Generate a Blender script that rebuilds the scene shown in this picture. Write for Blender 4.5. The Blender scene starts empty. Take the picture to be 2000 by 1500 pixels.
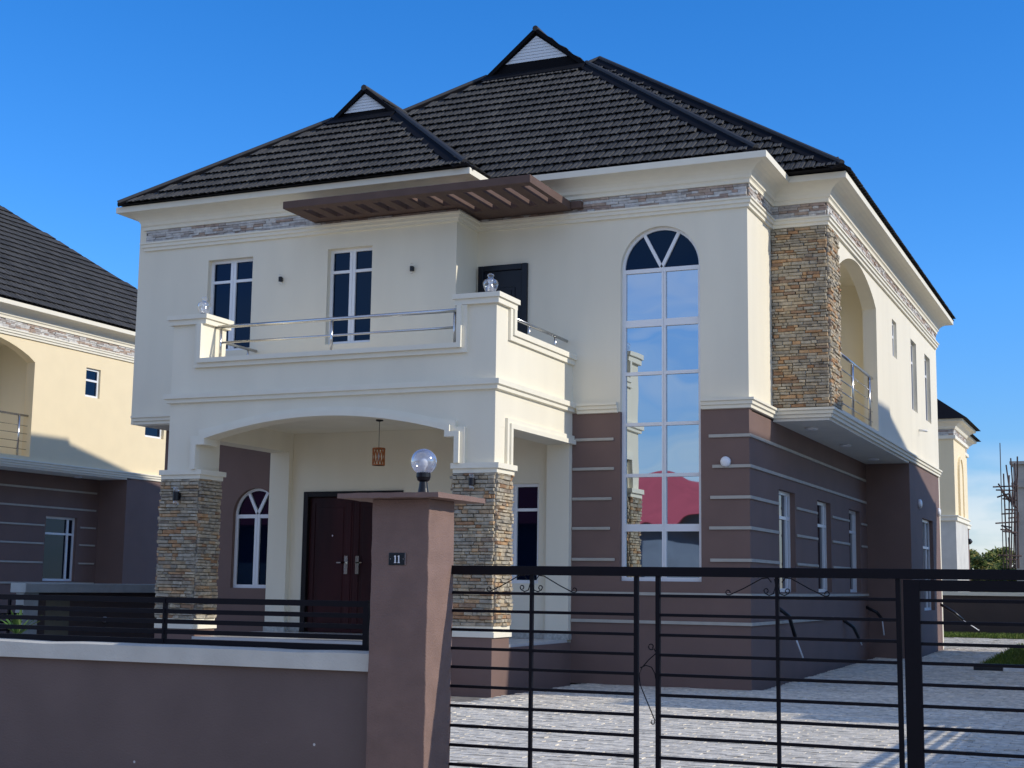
import bpy, bmesh, math, random
from mathutils import Vector, Matrix
from mathutils.geometry import tessellate_polygon
R = random.Random(7)
scene = bpy.context.scene
C = scene.collection

# ------------------------------------------------------------------ camera
CAM = Vector((4.624, -18.091, 1.274)); YAW, PIT, ROL, FPX = 23.799, 7.981, .774, 2802.16
def cam_axes():
    a, b, c = (math.radians(v) for v in (YAW, PIT, ROL))
    f = Vector((-math.sin(a)*math.cos(b), math.cos(a)*math.cos(b), math.sin(b)))
    r0 = Vector((math.cos(a), math.sin(a), 0)); u0 = r0.cross(f)
    return r0*math.cos(c)+u0*math.sin(c), u0*math.cos(c)-r0*math.sin(c), f
CR, CU, CF = cam_axes()
cd = bpy.data.cameras.new('camera'); cam = bpy.data.objects.new('camera', cd); C.objects.link(cam)
M = Matrix((CR, CU, -CF)).transposed().to_4x4(); M.translation = CAM
cam.matrix_world = M
cd.sensor_width = 36; cd.lens = 36*FPX/2000; cd.clip_start = .1; cd.clip_end = 3000
scene.camera = cam

# ------------------------------------------------------------------ light
SUN = Vector((1, .12, .54)).normalized()
w = bpy.data.worlds.new('World'); scene.world = w; w.use_nodes = True
nt = w.node_tree; bg = nt.nodes['Background']
def N(nt, t, **k):
    n = nt.nodes.new(t)
    for a, b in k.items(): setattr(n, a, b)
    return n
sky = N(nt, 'ShaderNodeTexSky', sky_type='NISHITA', sun_disc=False)
sky.sun_elevation = math.asin(SUN.z); sky.sun_rotation = math.atan2(SUN.x, SUN.y)
sky.air_density = 1.0; sky.dust_density = .05; sky.ozone_density = 3.0
hs = N(nt, 'ShaderNodeHueSaturation'); hs.inputs['Saturation'].default_value = 1.18
tint = N(nt, 'ShaderNodeMix', data_type='RGBA', blend_type='MULTIPLY'); tint.inputs[0].default_value = 1; tint.inputs[7].default_value = (.645, .79, 1.06, 1)
nt.links.new(sky.outputs[0], tint.inputs[6]); nt.links.new(tint.outputs[2], hs.inputs['Color'])
# thin clouds: low cumulus all round the horizon, wisps of cirrus higher up in the south
tc = N(nt, 'ShaderNodeTexCoord'); sep = N(nt, 'ShaderNodeSeparateXYZ'); nt.links.new(tc.outputs['Generated'], sep.inputs[0])
mp = N(nt, 'ShaderNodeMapping'); mp.inputs['Scale'].default_value = (8, 8, 24); nt.links.new(tc.outputs['Generated'], mp.inputs[0])
n1 = N(nt, 'ShaderNodeTexNoise'); n1.inputs['Scale'].default_value = 1.6; n1.inputs['Detail'].default_value = 6; nt.links.new(mp.outputs[0], n1.inputs['Vector'])
r1 = N(nt, 'ShaderNodeMapRange'); r1.inputs[1].default_value = .34; r1.inputs[2].default_value = .56; nt.links.new(n1.outputs[0], r1.inputs[0])
e1 = N(nt, 'ShaderNodeMapRange'); e1.inputs[1].default_value = .10; e1.inputs[2].default_value = .05; e1.inputs[4].default_value = .85; nt.links.new(sep.outputs[2], e1.inputs[0])
mm = N(nt, 'ShaderNodeMath', operation='MULTIPLY'); nt.links.new(r1.outputs[0], mm.inputs[0]); nt.links.new(e1.outputs[0], mm.inputs[1])
mp2 = N(nt, 'ShaderNodeMapping'); mp2.inputs['Scale'].default_value = (2, 3, 7); mp2.inputs['Rotation'].default_value = (.2, .3, .5); nt.links.new(tc.outputs['Generated'], mp2.inputs[0])
n2 = N(nt, 'ShaderNodeTexNoise'); n2.inputs['Scale'].default_value = 1.7; n2.inputs['Detail'].default_value = 7; n2.inputs['Distortion'].default_value = .8; nt.links.new(mp2.outputs[0], n2.inputs['Vector'])
r2 = N(nt, 'ShaderNodeMapRange'); r2.inputs[1].default_value = .34; r2.inputs[2].default_value = .66; nt.links.new(n2.outputs[0], r2.inputs[0])
e2 = N(nt, 'ShaderNodeMapRange'); e2.inputs[1].default_value = .12; e2.inputs[2].default_value = -.30; nt.links.new(sep.outputs[1], e2.inputs[0])
m2 = N(nt, 'ShaderNodeMath', operation='MULTIPLY'); nt.links.new(r2.outputs[0], m2.inputs[0]); nt.links.new(e2.outputs[0], m2.inputs[1])
mx = N(nt, 'ShaderNodeMath', operation='MAXIMUM'); nt.links.new(mm.outputs[0], mx.inputs[0]); nt.links.new(m2.outputs[0], mx.inputs[1])
sc_ = N(nt, 'ShaderNodeMath', operation='MULTIPLY'); nt.links.new(mx.outputs[0], sc_.inputs[0]); sc_.inputs[1].default_value = .62
mix = N(nt, 'ShaderNodeMix', data_type='RGBA'); nt.links.new(sc_.outputs[0], mix.inputs[0]); 
hz = N(nt, 'ShaderNodeMapRange'); hz.inputs[1].default_value = 0; hz.inputs[2].default_value = .20; hz.inputs[3].default_value = .60; hz.inputs[4].default_value = 1.0; nt.links.new(sep.outputs[2], hz.inputs[0])
dim = N(nt, 'ShaderNodeMix', data_type='RGBA', blend_type='MULTIPLY'); dim.inputs[0].default_value = 1; nt.links.new(hs.outputs[0], dim.inputs[6]); nt.links.new(hz.outputs[0], dim.inputs[7]); nt.links.new(dim.outputs[2], mix.inputs[6])
mix.inputs[7].default_value = (5.2, 5.2, 5.2, 1)
nt.links.new(mix.outputs[2], bg.inputs['Color']); bg.inputs['Strength'].default_value = .15
sl = bpy.data.lights.new('sun', 'SUN'); sl.energy = 2.6; sl.angle = math.radians(.53); sl.color = (1, .94, .83)
so = bpy.data.objects.new('sun', sl); C.objects.link(so); so.rotation_euler = SUN.to_track_quat('Z', 'Y').to_euler()
scene.view_settings.view_transform = 'Standard'; scene.view_settings.look = 'None'
scene.view_settings.exposure = 0.38; scene.view_settings.gamma = 1; scene.view_settings.use_curve_mapping = False

# ------------------------------------------------------------------ materials
def principled(name):
    m = bpy.data.materials.new(name); m.use_nodes = True
    return m, m.node_tree, m.node_tree.nodes['Principled BSDF']
def mat(name, col, rough=.8, var=.06, scale=6, bump=0, bscale=60, metallic=0, spec=.5, streak=0, spots=0, spotcol=(.6, .58, .55)):
    m, t, p = principled(name)
    p.inputs['Roughness'].default_value = rough; p.inputs['Metallic'].default_value = metallic
    p.inputs['Specular IOR Level'].default_value = spec
    tc = N(t, 'ShaderNodeTexCoord')
    if var:
        n = N(t, 'ShaderNodeTexNoise'); n.inputs['Scale'].default_value = scale; n.inputs['Detail'].default_value = 5
        if streak:
            mpn = N(t, 'ShaderNodeMapping'); mpn.inputs['Scale'].default_value = (1, 1, 1/streak); t.links.new(tc.outputs['Object'], mpn.inputs[0]); t.links.new(mpn.outputs[0], n.inputs['Vector'])
        else: t.links.new(tc.outputs['Object'], n.inputs['Vector'])
        r = N(t, 'ShaderNodeValToRGB'); r.color_ramp.elements[0].position = .3; r.color_ramp.elements[1].position = .7
        r.color_ramp.elements[0].color = tuple(c*(1-var) for c in col)+(1,); r.color_ramp.elements[1].color = tuple(min(1, c*(1+var)) for c in col)+(1,)
        t.links.new(n.outputs[0], r.inputs[0]); out = r.outputs[0]
        if spots:
            v = N(t, 'ShaderNodeTexVoronoi'); v.inputs['Scale'].default_value = spots; t.links.new(tc.outputs['Object'], v.inputs['Vector'])
            mr = N(t, 'ShaderNodeMapRange'); mr.inputs[1].default_value = .06; mr.inputs[2].default_value = .045; t.links.new(v.outputs['Distance'], mr.inputs[0])
            n3 = N(t, 'ShaderNodeTexNoise'); n3.inputs['Scale'].default_value = 1.7; t.links.new(tc.outputs['Object'], n3.inputs['Vector'])
            mr3 = N(t, 'ShaderNodeMapRange'); mr3.inputs[1].default_value = .53; mr3.inputs[2].default_value = .56; t.links.new(n3.outputs[0], mr3.inputs[0])
            mu = N(t, 'ShaderNodeMath', operation='MULTIPLY'); t.links.new(mr.outputs[0], mu.inputs[0]); t.links.new(mr3.outputs[0], mu.inputs[1])
            mi = N(t, 'ShaderNodeMix', data_type='RGBA'); t.links.new(mu.outputs[0], mi.inputs[0]); t.links.new(out, mi.inputs[6]); mi.inputs[7].default_value = spotcol+(1,)
            out = mi.outputs[2]
        t.links.new(out, p.inputs['Base Color'])
    else: p.inputs['Base Color'].default_value = tuple(col)+(1,)
    if bump:
        b = N(t, 'ShaderNodeBump'); b.inputs['Strength'].default_value = bump; b.inputs['Distance'].default_value = .01
        n2 = N(t, 'ShaderNodeTexNoise'); n2.inputs['Scale'].default_value = bscale; n2.inputs['Detail'].default_value = 4
        t.links.new(tc.outputs['Object'], n2.inputs['Vector']); t.links.new(n2.outputs[0], b.inputs['Height']); t.links.new(b.outputs[0], p.inputs['Normal'])
    return m
def pieces_mat(name, stops, rough=.85, bump=.5, bscale=40, mottled=.25, spec=.25, interp='CONSTANT'):
    """Colour drawn at random for each piece: per object and per island, so it serves single and joined pieces."""
    m, t, p = principled(name); p.inputs['Roughness'].default_value = rough; p.inputs['Specular IOR Level'].default_value = spec
    oi = N(t, 'ShaderNodeObjectInfo'); ge = N(t, 'ShaderNodeNewGeometry')
    ad = N(t, 'ShaderNodeMath', operation='ADD'); t.links.new(oi.outputs['Random'], ad.inputs[0]); t.links.new(ge.outputs['Random Per Island'], ad.inputs[1])
    fr = N(t, 'ShaderNodeMath', operation='FRACT'); t.links.new(ad.outputs[0], fr.inputs[0])
    rp = N(t, 'ShaderNodeValToRGB'); rp.color_ramp.interpolation = interp
    els = rp.color_ramp.elements; els[0].position = 0; els[0].color = stops[0][1]+(1,); els[1].position = stops[1][0]; els[1].color = stops[1][1]+(1,)
    for q, c in stops[2:]: e = els.new(q); e.color = c+(1,)
    t.links.new(fr.outputs[0], rp.inputs[0])
    tc = N(t, 'ShaderNodeTexCoord'); n = N(t, 'ShaderNodeTexNoise'); n.inputs['Scale'].default_value = 14; n.inputs['Detail'].default_value = 5
    t.links.new(ge.outputs['Position'], n.inputs['Vector'])
    mr = N(t, 'ShaderNodeMapRange'); mr.inputs[1].default_value = .3; mr.inputs[2].default_value = .7; mr.inputs[3].default_value = 1-mottled; mr.inputs[4].default_value = 1+mottled; t.links.new(n.outputs[0], mr.inputs[0])
    mu = N(t, 'ShaderNodeMix', data_type='RGBA', blend_type='MULTIPLY'); mu.inputs[0].default_value = 1; t.links.new(rp.outputs[0], mu.inputs[6]); t.links.new(mr.outputs[0], mu.inputs[7])
    t.links.new(mu.outputs[2], p.inputs['Base Color'])
    b = N(t, 'ShaderNodeBump'); b.inputs['Strength'].default_value = bump; b.inputs['Distance'].default_value = .01
    n2 = N(t, 'ShaderNodeTexNoise'); n2.inputs['Scale'].default_value = bscale; n2.inputs['Detail'].default_value = 5; t.links.new(ge.outputs['Position'], n2.inputs['Vector'])
    t.links.new(n2.outputs[0], b.inputs['Height']); t.links.new(b.outputs[0], p.inputs['Normal'])
    return m
def glass_mirror(name, tint, wave):
    m, t, p = principled(name); p.inputs['Metallic'].default_value = 1; p.inputs['Roughness'].default_value = .015
    p.inputs['Base Color'].default_value = tint+(1,)
    ge = N(t, 'ShaderNodeNewGeometry'); n = N(t, 'ShaderNodeTexNoise'); n.inputs['Scale'].default_value = 1.3; n.inputs['Detail'].default_value = 1
    t.links.new(ge.outputs['Position'], n.inputs['Vector'])
    b = N(t, 'ShaderNodeBump'); b.inputs['Strength'].default_value = wave; b.inputs['Distance'].default_value = .02
    t.links.new(n.outputs[0], b.inputs['Height']); t.links.new(b.outputs[0], p.inputs['Normal'])
    return m
def clear(name, tint=(1, 1, 1), rough=.03, a=.06, milk=.0):
    m = bpy.data.materials.new(name); m.use_nodes = True; t = m.node_tree; t.nodes.remove(t.nodes['Principled BSDF'])
    tr = N(t, 'ShaderNodeBsdfTransparent'); tr.inputs[0].default_value = tint+(1,)
    gl = N(t, 'ShaderNodeBsdfGlossy'); gl.inputs['Roughness'].default_value = rough; gl.inputs['Color'].default_value = (.95, .95, .95, 1)
    df = N(t, 'ShaderNodeBsdfTranslucent'); df.inputs[0].default_value = (.85, .85, .88, 1)
    m0 = N(t, 'ShaderNodeMixShader'); m0.inputs[0].default_value = milk; t.links.new(tr.outputs[0], m0.inputs[1]); t.links.new(df.outputs[0], m0.inputs[2])
    ms = N(t, 'ShaderNodeMixShader'); lw = N(t, 'ShaderNodeLayerWeight'); lw.inputs[0].default_value = .35
    mr = N(t, 'ShaderNodeMapRange'); mr.inputs[3].default_value = a; mr.inputs[4].default_value = .75; t.links.new(lw.outputs['Facing'], mr.inputs[0])
    t.links.new(mr.outputs[0], ms.inputs[0]); t.links.new(m0.outputs[0], ms.inputs[1]); t.links.new(gl.outputs[0], ms.inputs[2])
    t.links.new(ms.outputs[0], t.nodes['Material Output'].inputs['Surface'])
    return m
CREAM = mat('cream_paint', (.81, .745, .59), .75, .05, 1.6, .16, 70, streak=5)
CREAM2 = mat('warm_cream_paint', (.84, .70, .45), .75, .025, 2.5, .12, 120)
TRIM = mat('trim_paint', (.82, .765, .62), .7, .025, 5, .1, 90)
BROWN = mat('brown_paint', (.185, .118, .098), .8, .07, 1.8, .25, 130)
BROWNW = mat('brown_wall_paint', (.155, .112, .10), .85, .09, 2.2, .4, 70, spots=6.)
PILLAR = mat('brown_pillar_paint', (.215, .135, .108), .85, .09, 7, .5, 90)
DARKBR = mat('dark_brown_paint', (.07, .05, .045), .85, .08, 2)
PERG = mat('pergola_paint', (.115, .07, .055), .85, .10, 5, .4, 80)
STRIPE = mat('stripe_paint', (.45, .42, .36), .8, .08, 6)
CONC = mat('rendered_concrete', (.62, .59, .51), .9, .10, 3, .4, 70)
WHITE = mat('white_aluminium', (.80, .81, .82), .35, 0)
GLASS = glass_mirror('reflective_glass', (.47, .53, .58), .30)
DGLASS = mat('dark_glass', (.001, .003, .012), .02, 0, spec=.5); DGLASS.node_tree.nodes['Principled BSDF'].inputs['Specular Tint'].default_value = (.22, .46, .80, 1)
STEEL = mat('stainless_steel', (.62, .61, .59), .22, 0, metallic=1)
BLACK = mat('black_metal', (.005, .004, .007), .5, .15, 8, spec=.18)
BLACKP = mat('black_plastic', (.008, .008, .011), .35, 0, spec=.35)
ROOF = mat('roof_sheet', (.004, .004, .006), .8, .12, 4, spec=.15); RIDGE = mat('ridge_cap', (.048, .048, .050), .7, .1, 8, spec=.3)
TILE = pieces_mat('stone_coated_tile', [(0, (.066, .064, .061)), (.35, (.078, .075, .071)), (.7, (.057, .056, .054)), (.9, (.088, .085, .079))], .85, .5, 160, .15, spec=.2)
STONE = pieces_mat('ledge_stone', [(0, (.37, .335, .27)), (.14, (.45, .395, .30)), (.26, (.30, .27, .22)), (.38, (.50, .42, .29)), (.50, (.39, .30, .20)), (.60, (.52, .33, .18)), (.67, (.37, .21, .115)), (.75, (.25, .22, .18)), (.88, (.54, .45, .32)), (1, (.38, .34, .27))], .85, .7, 45, .28, interp='LINEAR', spec=.1)
FACE = pieces_mat('facing_stone', [(0, (.55, .53, .50)), (.3, (.40, .36, .33)), (.5, (.38, .29, .24)), (.66, (.62, .60, .56)), (.86, (.44, .34, .27))], .8, .6, 60, .2)
GROUT = mat('dark_grout', (.14, .125, .105), .95, .2, 20)
PAVER = pieces_mat('paver_concrete', [(0, (.70, .635, .52)), (.3, (.76, .69, .565)), (.6, (.65, .59, .485)), (.85, (.77, .70, .58))], .9, .45, 60, .28, spec=0)
SAND = mat('joint_sand', (.22, .20, .17), .95, .3, 9)
GRANITE = mat('granite_skirting', (.42, .42, .38), .35, .25, 30)
FLOORT = mat('floor_tile', (.58, .57, .54), .25, .05, 3)
WOOD = mat('mahogany_door', (.032, .0065, .008), .45, .5, 3, .1, 50, streak=9, spec=.2)
NAVY = mat('black_door_paint', (.004, .006, .012), .3, 0, spec=.3)
SOFFIT = mat('soffit_paint', (.80, .77, .68), .8, .03, 3)
LOUVRE = mat('white_louvre', (.70, .74, .76), .5, 0)
COPPER = mat('copper_lattice', (.42, .13, .03), .45, .3, 30)
BULB = mat('frosted_bulb', (.85, .85, .86), .4, 0)
ACRY = clear('clear_acrylic', a=.07)
ACRYW = clear('ribbed_acrylic', a=.10, rough=.10, milk=.38)
GREY = mat('grey_concrete_cap', (.40, .43, .42), .85, .10, 5, .4, 70)
GRASS = pieces_mat('grass_blades', [(0, (.10, .16, .025)), (.4, (.14, .19, .03)), (.7, (.08, .13, .02)), (.9, (.20, .21, .06))], .7, 0, 30, .2)
SOIL = mat('soil', (.11, .10, .045), .95, .3, 6)
ROAD = mat('paved_street', (.46, .43, .38), .9, .25, 9, .6, 90)
DIRT = mat('bare_ground', (.42, .35, .25), .95, .25, 2, .5, 40)
LEAF = pieces_mat('leaves', [(0, (.10, .14, .03)), (.3, (.16, .20, .045)), (.55, (.24, .23, .06)), (.75, (.07, .10, .025)), (.92, (.30, .25, .07))], .6, 0, 30, .25)
PLANTM = pieces_mat('plant_leaves', [(0, (.07, .14, .03)), (.4, (.11, .18, .05)), (.7, (.16, .22, .07))], .5, 0, 30, .2)
BARK = mat('bark', (.10, .075, .05), .95, .2, 12, .6, 40)
POLE = mat('scaffold_pole', (.075, .05, .045), .9, .3, 5)
KBLACK = mat('kerb_black_paint', (.02, .02, .022), .7, .3, 12); KWHITE = mat('kerb_white_paint', (.70, .70, .68), .8, .12, 8)
REDROOF = mat('red_roof', (.80, .13, .14), .6, .08, 1.5)
PALEW = mat('pale_wall', (.58, .56, .50), .85, .1, 2)
FRAMEB = mat('door_frame_black', (.008, .005, .006), .45, 0, spec=.25)

# ------------------------------------------------------------------ mesh helpers
class MB:
    def __init__(s): s.v = []; s.f = []; s.m = []
    def add(s, vs, fs, mi=0):
        o = len(s.v); s.v += [tuple(q) for q in vs]; s.f += [tuple(i+o for i in f) for f in fs]; s.m += [mi]*len(fs); return s
    def box(s, x0, x1, y0, y1, z0, z1, mi=0):
        v = [(x, y, z) for z in (z0, z1) for y in (y0, y1) for x in (x0, x1)]
        return s.add(v, [(0, 2, 3, 1), (4, 5, 7, 6), (0, 1, 5, 4), (2, 6, 7, 3), (0, 4, 6, 2), (1, 3, 7, 5)], mi)
    def prism(s, loops, plane, a, b, mi=0):
        """Polygon (first loop outer, others holes) in a plane, extruded from a to b."""
        if not isinstance(loops[0][0], (tuple, list)): loops = [loops]
        P = {'xz': lambda u, v, t: (u, t, v), 'yz': lambda u, v, t: (t, u, v), 'xy': lambda u, v, t: (u, v, t)}[plane]
        flat = [q for l in loops for q in l]; n = len(flat)
        tris = tessellate_polygon([[Vector((q[0], q[1], 0)) for q in l] for l in loops])
        vs = [P(u, v, a) for u, v in flat]+[P(u, v, b) for u, v in flat]
        fs = [tuple(t) for t in tris]+[tuple(i+n for i in reversed(t)) for t in tris]
        o = 0
        for l in loops:
            k = len(l)
            for i in range(k): fs.append((o+i, o+(i+1) % k, n+o+(i+1) % k, n+o+i))
            o += k
        return s.add(vs, fs, mi)
    def sweep(s, path, prof, closed=False, mi=0):
        """Profile [(out, z)] carried along a plan path whose outside lies on the right hand."""
        n = len(path); rings = []
        for i in range(n):
            p = Vector(path[i]); d = []
            if closed or i > 0: d.append((p-Vector(path[i-1])).normalized())
            if closed or i < n-1: d.append((Vector(path[(i+1) % n])-p).normalized())
            ns = [Vector((q.y, -q.x)) for q in d]
            if len(ns) == 2: b = (ns[0]+ns[1]).normalized(); k = 1/max(.3, b.dot(ns[0]))
            else: b = ns[0]; k = 1
            rings.append([(p.x+b.x*k*o, p.y+b.y*k*o, z) for o, z in prof])
        m = len(prof); vs = [q for r in rings for q in r]; fs = []
        for i in range(n if closed else n-1):
            j = (i+1) % n
            for a in range(m):
                b = (a+1) % m; fs.append((i*m+a, j*m+a, j*m+b, i*m+b))
        if not closed: fs += [tuple(range(m))[::-1], tuple((n-1)*m+a for a in range(m))]
        return s.add(vs, fs, mi)
    def tube(s, pts, r, n=8, mi=0, r2=None):
        pts = [Vector(p) for p in pts]; vs = []; fs = []; k = len(pts)
        for i, p in enumerate(pts):
            d = (pts[min(i+1, k-1)]-pts[max(i-1, 0)]).normalized()
            a = d.orthogonal().normalized() if abs(d.z) > .9 else d.cross(Vector((0, 0, 1))).normalized(); b = d.cross(a)
            rr = r if r2 is None else r+(r2-r)*i/(k-1)
            vs += [p+(a*math.cos(2*math.pi*j/n)+b*math.sin(2*math.pi*j/n))*rr for j in range(n)]
        for i in range(k-1):
            for j in range(n): fs.append((i*n+j, i*n+(j+1) % n, (i+1)*n+(j+1) % n, (i+1)*n+j))
        fs += [tuple(range(n))[::-1], tuple((k-1)*n+j for j in range(n))]
        return s.add(vs, fs, mi)
    def lathe(s, prof, x, y, z0, n=24, mi=0, axis='z'):
        vs = []; fs = []; k = len(prof)
        for r, z in prof:
            for j in range(n):
                a = 2*math.pi*j/n; c, q = r*math.cos(a), r*math.sin(a)
                vs.append((x+c, y+q, z0+z) if axis == 'z' else ((x+c, y-z, z0+q) if axis == 'y' else (x+z, y+c, z0+q)))
        for i in range(k-1):
            for j in range(n): fs.append((i*n+j, i*n+(j+1) % n, (i+1)*n+(j+1) % n, (i+1)*n+j))
        fs += [tuple(range(n))[::-1], tuple((k-1)*n+j for j in range(n))]
        return s.add(vs, fs, mi)
    def mesh(s, name, mats, smooth=False, recalc=True):
        me = bpy.data.meshes.new(name); me.from_pydata(s.v, [], s.f)
        for m in (mats if isinstance(mats, (list, tuple)) else [mats]): me.materials.append(m)
        me.polygons.foreach_set('material_index', s.m)
        if recalc:
            bm = bmesh.new(); bm.from_mesh(me); bmesh.ops.recalc_face_normals(bm, faces=bm.faces); bm.to_mesh(me); bm.free()
        if smooth: me.polygons.foreach_set('use_smooth', [True]*len(me.polygons))
        me.update(); return me
    def build(s, name, mats, parent=None, smooth=False, recalc=True, bevel=0):
        o = bpy.data.objects.new(name, s.mesh(name, mats, smooth, recalc)); C.objects.link(o)
        if parent is not None: o.parent = parent
        if bevel:
            b = o.modifiers.new('bevel', 'BEVEL'); b.width = bevel; b.segments = 2; b.limit_method = 'ANGLE'
        return o
def tag(o, label, cat, group=None):
    o['label'] = label; o['category'] = cat
    if group: o['group'] = group
    return o
def kind(o, k): o['kind'] = k; return o
def thing(name, label, cat, loc=(0, 0, 0), group=None):
    o = bpy.data.objects.new(name, None); C.objects.link(o); o.location = loc; o.empty_display_size = .2
    return tag(o, label, cat, group)
def inst(name, me, mtx, parent):
    o = bpy.data.objects.new(name, me); C.objects.link(o); o.parent = parent; o.matrix_local = mtx; return o
def arc(cx, cz, r, a0, a1, n):
    return [(cx+r*math.cos(math.radians(a0+(a1-a0)*i/n)), cz+r*math.sin(math.radians(a0+(a1-a0)*i/n))) for i in range(n+1)]

# ---- loose pieces (stones, facing strips, tiles, pavers): the ones that show largest singly, the rest joined
def unit_stone(seed, inset=.10, jit=.10):
    q = random.Random(seed); j = lambda a: q.uniform(-a, a)
    back = [(-.5, 0, -.5), (.5, 0, -.5), (.5, 0, .5), (-.5, 0, .5)]
    mid = [(x+j(jit*.3), .55+j(.2), z+j(jit)) for x, _, z in back]
    fr = [(x*(1-inset)+j(jit*.3), 1+j(.22), z*(1-inset*2.6)+j(jit)) for x, _, z in back]
    v = back+mid+fr; f = []
    for a in (0, 4):
        for i in range(4): f.append((a+i, a+(i+1) % 4, a+4+(i+1) % 4, a+4+i))
    f.append((8, 9, 10, 11))
    return v, f
STONES = [unit_stone(i) for i in range(8)]
STRIPS = [unit_stone(i+50, .03, .03) for i in range(5)]
def unit_tile():
    xs = [0, .10, .19, .22, .54, .57, .62, .65, .97, 1]; hs = [-1.0, -1.0, -.9, .9, 1.1, .0, .0, .9, 1.1, -1.0]
    v = []; f = []; k = len(xs)
    for y, z, am in ((1.10, .006, .5), (.5, .016, .9), (0, .038, 1.), (0, .031, 1.), (.30, .010, .5)):
        v += [(x-.5, y-.5-(.055*h if y == 0 else 0), z+h*.015*am) for x, h in zip(xs, hs)]
    for r in range(4):
        for i in range(k-1): f.append((r*k+i, (r+1)*k+i, (r+1)*k+i+1, r*k+i+1))
    return v, f
UTILE = unit_tile()
def px_area(co, nrm, w, h):
    d = co-CAM; z = d.dot(CF)
    if z < .5: return 0
    u, v = 1000+FPX*d.dot(CR)/z, 750-FPX*d.dot(CU)/z
    if u < -5 or u > 2005 or v < -5 or v > 1505: return 0
    return max(0, -d.normalized().dot(nrm))*w*h/(z*z)
def loose(pieces, variants, matl, name, parent_of, stuff_name, stuff_parent, limit, off=Vector((0, 0, 0))):
    """pieces: (matrix, variant, score, parent key)"""
    pieces.sort(key=lambda p: -p[2])
    mes = []
    for i, (v, f) in enumerate(variants):
        b = MB(); b.add(v, f); mes.append(b.mesh(name, matl, recalc=False))
    n = 0; rest = {}
    for mtx, vi, scv, key in pieces:
        if n < limit and scv > 0: inst(name, mes[vi], mtx, parent_of[key]); n += 1
        else:
            b = rest.setdefault(key if stuff_parent is None else 0, MB()); v, f = variants[vi]; b.add([mtx @ Vector(q) for q in v], f)
    for key, b in rest.items():
        kind(b.build(stuff_name, matl, parent_of[key] if stuff_parent is None else stuff_parent, recalc=False), 'stuff')
def stone_face(out, O, Nn, length, z0, z1, key, off, hr=(.032, .054), lr=(.08, .25), dr=(.016, .044), variants=8, gap=.004, rnd=R):
    """Courses of irregular stones on a vertical face from O along U for length."""
    U = Nn.cross(Vector((0, 0, 1))); z = z0
    while z < z1-.012:
        h = min(rnd.uniform(*hr), z1-z)
        if z1-z-h < .02: h = z1-z
        x = -rnd.uniform(0, .08); tilt = rnd.uniform(-.012, .012)
        while x < length:
            l = rnd.uniform(*lr)*(1 if rnd.random() > .25 else .6); a, b = max(x, -.012+rnd.uniform(0, .02)), min(x+l, length+rnd.uniform(-.012, .014))
            if b-a > .025:
                c = O+U*((a+b)/2)+Vector((0, 0, z+h/2)); d = rnd.uniform(*dr)
                sx = (b-a-gap); sz = h-gap*rnd.uniform(.3, 1.6)
                mtx = Matrix((( U.x*sx, Nn.x*d, 0, c.x), (U.y*sx, Nn.y*d, 0, c.y), (tilt*sx, 0, sz, c.z), (0, 0, 0, 1)))
                out.append((mtx, rnd.randrange(variants), px_area(c+off, Nn, sx, sz), key))
            x += l
        z += h

# ------------------------------------------------------------------ the house
XL, XR, XS, YL, YS, YE, YB = -9.2, 0., .773, -.68, 1.32, 12.47, 8.46
ZM, ZU = 3.6, 6.38
EAVE = 6.90
ROOFS = [dict(x0=-9.45, x1=-3.60, y0=-1.10, y1=7.0, z0=6.91, xa=-6.52, ya=1.78, za=9.10, yg=1.20),
         dict(x0=-9.40, x1=.22, y0=-.27, y1=11.0, z0=6.92, xa=-4.57, ya=4.52, za=10.70, yg=3.60),
         dict(x0=-9.35, x1=1.13, y0=.83, y1=12.95, z0=6.92, xa=-4.25, ya=5.85, za=10.93, yg=None)]
for r in ROOFS: r['yb'] = r['y1']-(r['ya']-r['y0'])
def rh(r, x, y):
    d = r['za']-r['z0']
    return r['z0']+d*min((y-r['y0'])/(r['ya']-r['y0']), (r['x1']-x)/(r['x1']-r['xa']), (x-r['x0'])/(r['xa']-r['x0']), (r['y1']-y)/(r['y1']-r['yb']), 1)
TW, TL = .148, .305
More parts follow.
